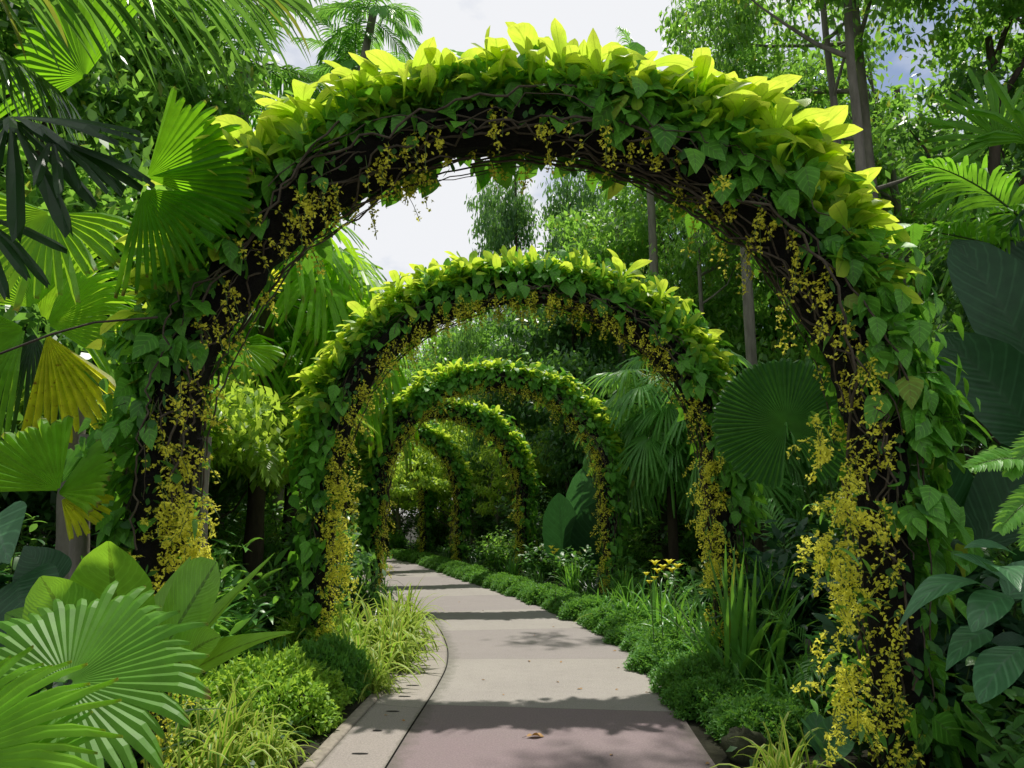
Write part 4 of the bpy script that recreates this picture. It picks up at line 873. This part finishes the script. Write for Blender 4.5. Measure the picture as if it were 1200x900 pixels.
# spiky palm and long fronds, upper right
fan_thing('spiky_palm', 'spiky star shaped palm at the right edge, upper right', 'palm', (4.35, 5.7, 0),
    [(1168, 165, 5.6, 1090, 140, 5.6, .62, 110, 12, .18, (0, -.8, .3), dict(blunt=.2)), (1168, 165, 5.6, 1190, 80, 5.6, .7, 120, 14, .2, (0, -.9, .1), dict(blunt=.2, mat='fan')),
     (1150, 190, 5.5, 1100, 230, 5.4, .55, 120, 14, .2, (0, -.8, .3), dict(blunt=.2, tipdroop=.5)), (1185, 215, 5.5, 1150, 270, 5.4, .7, 140, 16, .2, (0, -.8, .4), dict(blunt=.2, tipdroop=.5, mat='fan')),
     (1210, 170, 5.5, 1230, 130, 5.4, .7, 200, 18, .2, (0, -.8, .4), dict(blunt=.2, tipdroop=.5))], 'fan', trunk=(3.0, .05))
t = thing('drooping_palm', 'palm with long arching leaflets below the spiky palm at right', 'palm', (4.6, 5.4, 0)); mb = Mb()
for (px, py, ax, ay, L, b) in [(1230, 250, 1120, 235, 1.3, .5), (1240, 320, 1090, 240, 1.2, .3), (1230, 290, 1150, 200, 1.1, .4), (1250, 210, 1150, 250, 1.2, .8)]:
    h = at(px, py, 5.0); frond(mb, h, at(ax, ay, 4.9) - h, L, b, 26, .42, .035, .7)
mb.build('fronds', [M['fan'], M['greenstem']], t); mb = Mb(); tube(mb, [(4.6, 5.4, 0), (4.5, 5.3, 1.6), at(1250, 300, 5.05)], .05, 8); mb.build('trunk', M['bark_dk'], t)
# big paddle leaves, right
def paddle_thing(name, label, cat, base, leaves, mat, group=None):
    t = thing(name, label, cat, base, group)
    for (px, py, Y, ax, ay, aY, W, N, bend, shape, kw) in leaves:
        kw = dict(kw); mm = kw.pop('mat', mat); a = at(px, py, Y); b = at(ax, ay, aY); L = np.linalg.norm(b - a); mb = Mb()
        D = b - a + Z * bend * .8 * L
        blades(mb, [a], [D], [tocam(a) if N is None else N], L * 1.03, W, bend, 16, shape, kw.get('fold', .18), wav=kw.get('wav', .05), curl=kw.get('curl', 0.)); lf = mb.build('leaf', M[mm], t)
        mb = Mb(); stalk(mb, np.array(base), a, .012, .05); mb.build('stalk', M['greenstem'], lf)
    return t
paddle_thing('giant_leaf_plant', 'plant with giant dark paddle leaves at the right edge', 'plant', (3.6, 4.9, 0),
    [(1215, 440, 4.7, 1140, 275, 4.5, .50, (-.3, -.9, .2), .1, 'paddle', dict(curl=.5, wav=.08, fold=.3)), (1215, 520, 4.6, 1125, 395, 4.3, .48, (-.5, -.7, .5), .2, 'paddle', dict(curl=.4, wav=.08, fold=.3)),
     (1240, 380, 4.9, 1200, 250, 4.8, .45, (-.2, -.9, .2), .1, 'paddle', {}), (1150, 640, 4.8, 1225, 500, 4.6, .42, (-.2, -.9, .3), .1, 'paddle', {}), (1130, 620, 4.9, 1095, 520, 4.7, .3, (-.2, -.9, .3), .1, 'paddle', {})], 'broad_dk')
# bluish long leaves
paddle_thing('ginger_plant', 'plant with long bluish arching leaves at right', 'plant', (2.5, 3.5, 0),
    [(1160, 690, 3.35, 1050, 735, 3.1, .14, (0, -.3, .95), .75, 'lance', dict(wav=.1)), (1165, 670, 3.4, 1195, 690, 3.0, .15, (0, -.3, .95), .6, 'lance', {}),
     (1185, 700, 3.3, 1140, 745, 3.1, .15, (0, -.5, .9), .6, 'oval', {}), (1180, 680, 3.5, 1120, 648, 3.5, .13, (0, -.5, .9), .3, 'lance', {}),
     (1200, 720, 3.3, 1260, 700, 3.2, .17, (0, -.5, .9), .4, 'lance', {}), (1180, 700, 3.6, 1240, 655, 3.6, .2, (0, -.6, .8), .3, 'lance', {}),
     (1160, 740, 3.4, 1110, 790, 3.2, .13, (0, -.4, .9), .5, 'lance', {}), (1190, 650, 3.6, 1130, 640, 3.5, .12, (0, -.4, .9), .4, 'lance', {}), (1200, 760, 3.3, 1150, 830, 3.1, .16, (0, -.4, .9), .5, 'oval', {})], 'broad_bl')
# bird's nest fern
paddle_thing('nest_fern', 'bird nest fern with broad bright paddle leaves at lower left', 'fern', (-1.62, 3.0, 0),
    [(140, 770, 3.05, 128, 638, 2.85, .33, (.1, -.9, .25), .1, 'paddle', dict(wav=.06)), (110, 790, 2.9, 48, 682, 2.75, .27, (.2, -.9, .3), .15, 'paddle', dict(wav=.08, curl=.25)),
     (175, 790, 3.0, 252, 662, 2.9, .29, (-.3, -.8, .35), .05, 'obov', dict(wav=.05, fold=.12)), (165, 770, 3.1, 222, 655, 3.15, .17, (-.3, -.8, .3), .05, 'lance', dict(wav=.06)),
     (185, 800, 3.0, 318, 652, 3.1, .12, (-.5, -.6, .6), .05, 'lance', dict(wav=.08, fold=.3)), (190, 800, 2.9, 256, 742, 2.7, .2, (-.2, -.8, .5), .3, 'oval', dict(wav=.06)),
     (190, 810, 3.0, 340, 736, 2.95, .16, (-.2, -.5, .85), .3, 'lance', dict(wav=.1, fold=.2)), (150, 790, 3.1, 178, 720, 3.2, .2, (.1, -.9, .3), .1, 'oval', {}), (120, 780, 3.1, 10, 720, 3.1, .22, (.1, -.9, .3), .1, 'oval', {})], 'nest')
# large dark leaves left edge
paddle_thing('elephant_ear', 'dark bluish elephant ear leaves at the left edge', 'plant', (-2.35, 3.6, 0),
    [(20, 680, 3.3, 35, 760, 3.1, .34, (.1, -.9, .3), .1, 'heart', {}), (-10, 610, 3.4, 10, 660, 3.2, .3, (.1, -.9, .4), .2, 'heart', dict(mat='broad_bl')), (60, 690, 3.5, 30, 640, 3.6, .25, (.1, -.9, .4), .2, 'heart', {}), (10, 720, 3.2, -40, 800, 3.1, .3, (.1, -.9, .3), .1, 'heart', {})], 'broad_dk')
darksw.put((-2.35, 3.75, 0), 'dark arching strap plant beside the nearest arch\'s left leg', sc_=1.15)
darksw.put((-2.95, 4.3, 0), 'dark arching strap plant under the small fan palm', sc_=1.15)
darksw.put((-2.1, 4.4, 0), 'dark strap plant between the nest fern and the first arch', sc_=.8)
# far big dark leaves right of third arch
paddle_thing('banana_plant', 'dark giant leaves seen through the third arch on the right', 'plant', (1.6, 16.5, 0),
    [(682, 640, 16.4, 682, 552, 16., .75, (-.1, -.9, .3), .1, 'paddle', dict(mat='broad_bl')), (660, 660, 16, 655, 580, 15.6, .8, (-.1, -.9, .3), .1, 'paddle', {}), (690, 665, 15.8, 700, 590, 15.5, .9, (-.1, -.9, .3), .1, 'paddle', {})], 'broad_dk')
# hosta-like leaf bottom right
paddle_thing('pale_leaf_plant', 'plant with pale bluish broad leaves behind the spider plant at bottom right', 'plant', (1.78, 4.6, 0),
    [(965, 885, 4.4, 940, 845, 4.2, .17, (-.1, -.5, .85), .2, 'oval', {}), (968, 885, 4.4, 985, 838, 4.4, .17, (0, -.7, .7), .2, 'oval', {}), (960, 885, 4.5, 955, 835, 4.6, .16, (0, -.7, .7), .2, 'oval', {}), (970, 890, 4.3, 1000, 870, 4.2, .14, (0, -.5, .85), .2, 'oval', {})], 'broad_bl')
# fern sprig at right edge
t = thing('fern', 'bright green fern fronds reaching in at the right edge', 'fern', (2.4, 2.9, 0)); mb = Mb()
for (px, py, ax, ay, L) in [(1240, 545, 1150, 515, .45), (1240, 500, 1165, 540, .35), (1250, 560, 1165, 590, .42), (1250, 600, 1200, 620, .3)]:
    h = at(px, py, 3.0); frond(mb, h, at(ax, ay, 2.9) - h, L, .35, 30, .085, .022, .3, a0=70, a1=40, rr=.004, vee=.15, shape='lance', nseg=3, N=(0, -.7, .7))
mb.build('fronds', [M['fern'], M['greenstem']], t); mb = Mb(); tube(mb, [(2.4, 2.9, 0), (2.45, 2.95, .8), at(1250, 550, 3.0)], .012, 6); mb.build('stem', M['stem'], t)
# overhanging pinnate fronds, upper left
t = thing('overhanging_palm', 'palm whose long glossy leaflets hang across the upper left', 'palm', (-2.6, 1.6, 0)); 
for (px, py, Y, ax, ay, aY, L, b, ll) in [(-150, -70, 2.4, 120, -60, 2.5, 1.5, .16, .62), (-60, -40, 2.7, 230, -50, 2.9, 1.25, .22, .5), (-150, 0, 2.6, 20, 40, 2.7, .8, .4, .45)]:
    mb = Mb(); h = at(px, py, Y); frond(mb, h, at(ax, ay, aY) - h, L, b, 30, ll, .036, 1.0, a0=62, a1=18, rr=.012, vee=-.1, nseg=6)
    mb.build('frond', [M['frond'], M['greenstem']], t)
mb = Mb(); tube(mb, [(-2.6, 1.6, 0), (-2.55, 1.7, 1.5), at(-150, -50, 2.5)], [.06, .05, .03], 8); mb.build('trunk', M['bark'], t)
# thin cable-like dark stalk crossing the left palms
t = thing('dead_leaf_stalk', 'thin dark leaf stalk slanting across the fan palms at left', 'stalk', at(0, 440, 3.4)); mb = Mb()
tube(mb, [at(-20, 422, 3.4), at(60, 392, 3.5), at(110, 378, 3.6), at(185, 372, 3.7)], .006, 5); mb.build('stalk', M['bark_dk'], t)

# trees out of the frame to the right, whose crowns keep the right-hand beds in shade
for (x, y, s, lab) in [(6.6, 9.6, .95, 'tree leaning over the right bed, its crown shading the plants'), (3.9, 9.9, .0, '')]:
    if s: treeB.put((x, y, 0), lab, sc_=s)

# ------------------------------------------------------------------ sky, sun, camera
w = bpy.data.worlds.new('World'); sc.world = w; w.use_nodes = True; nt = w.node_tree; L = nt.links; nt.nodes.clear()
out = nd(nt, 'ShaderNodeOutputWorld'); bg = nd(nt, 'ShaderNodeBackground'); bg.inputs[1].default_value = .108
sky = nd(nt, 'ShaderNodeTexSky'); sky.sky_type = 'NISHITA'; sky.sun_disc = False; sky.sun_elevation = SUN_EL; sky.sun_rotation = SUN_AZ; sky.air_density = 1.0; sky.dust_density = 1.2
tc = nd(nt, 'ShaderNodeTexCoord'); mp = nd(nt, 'ShaderNodeMapping'); mp.inputs['Scale'].default_value = (1, 1, 2.0); mp.inputs['Location'].default_value = (.35, .1, 0)
L.new(tc.outputs['Generated'], mp.inputs[0]); n = nd(nt, 'ShaderNodeTexNoise', Scale=2.2, Detail=9, Roughness=.55); L.new(mp.outputs[0], n.inputs['Vector'])
k = mathn(nt, 'MULTIPLY', mathn(nt, 'SUBTRACT', n.outputs[0], .36, True), 7, True)
c = mixc(nt, mathn(nt, 'MULTIPLY', k, .93), sky.outputs[0], (8.6, 8.65, 8.8)); L.new(c, bg.inputs[0]); L.new(bg.outputs[0], out.inputs[0])
sd = bpy.data.lights.new('sun', 'SUN'); sd.energy = 5.0; sd.angle = R(.8); sd.color = (1, .95, .86); so = bpy.data.objects.new('sun', sd); COL.objects.link(so)
dv = Vector((math.sin(SUN_AZ) * math.cos(SUN_EL), math.cos(SUN_AZ) * math.cos(SUN_EL), math.sin(SUN_EL))); so.rotation_euler = dv.to_track_quat('Z', 'Y').to_euler(); so.location = dv * 30
cd = bpy.data.cameras.new('camera'); cd.sensor_width = 36; cd.lens = F / 1200 * 36; cd.clip_end = 1000; cd.clip_start = .05
co = bpy.data.objects.new('camera', cd); COL.objects.link(co); co.location = (0, 0, EYE); co.rotation_euler = (math.pi / 2 + PITCH, 0, 0); sc.camera = co
sc.view_settings.view_transform = 'Standard'; sc.view_settings.look = 'None'; sc.view_settings.exposure = 0; sc.view_settings.gamma = 1
sc.render.engine = 'CYCLES'; cy = sc.cycles; cy.max_bounces = 9; cy.diffuse_bounces = 5; cy.glossy_bounces = 2; cy.transmission_bounces = 4; cy.use_denoising = True
try: cy.denoiser = 'OPENIMAGEDENOISE'; cy.denoising_input_passes = 'RGB_ALBEDO_NORMAL'
except Exception: pass
cy.sample_clamp_indirect = 6
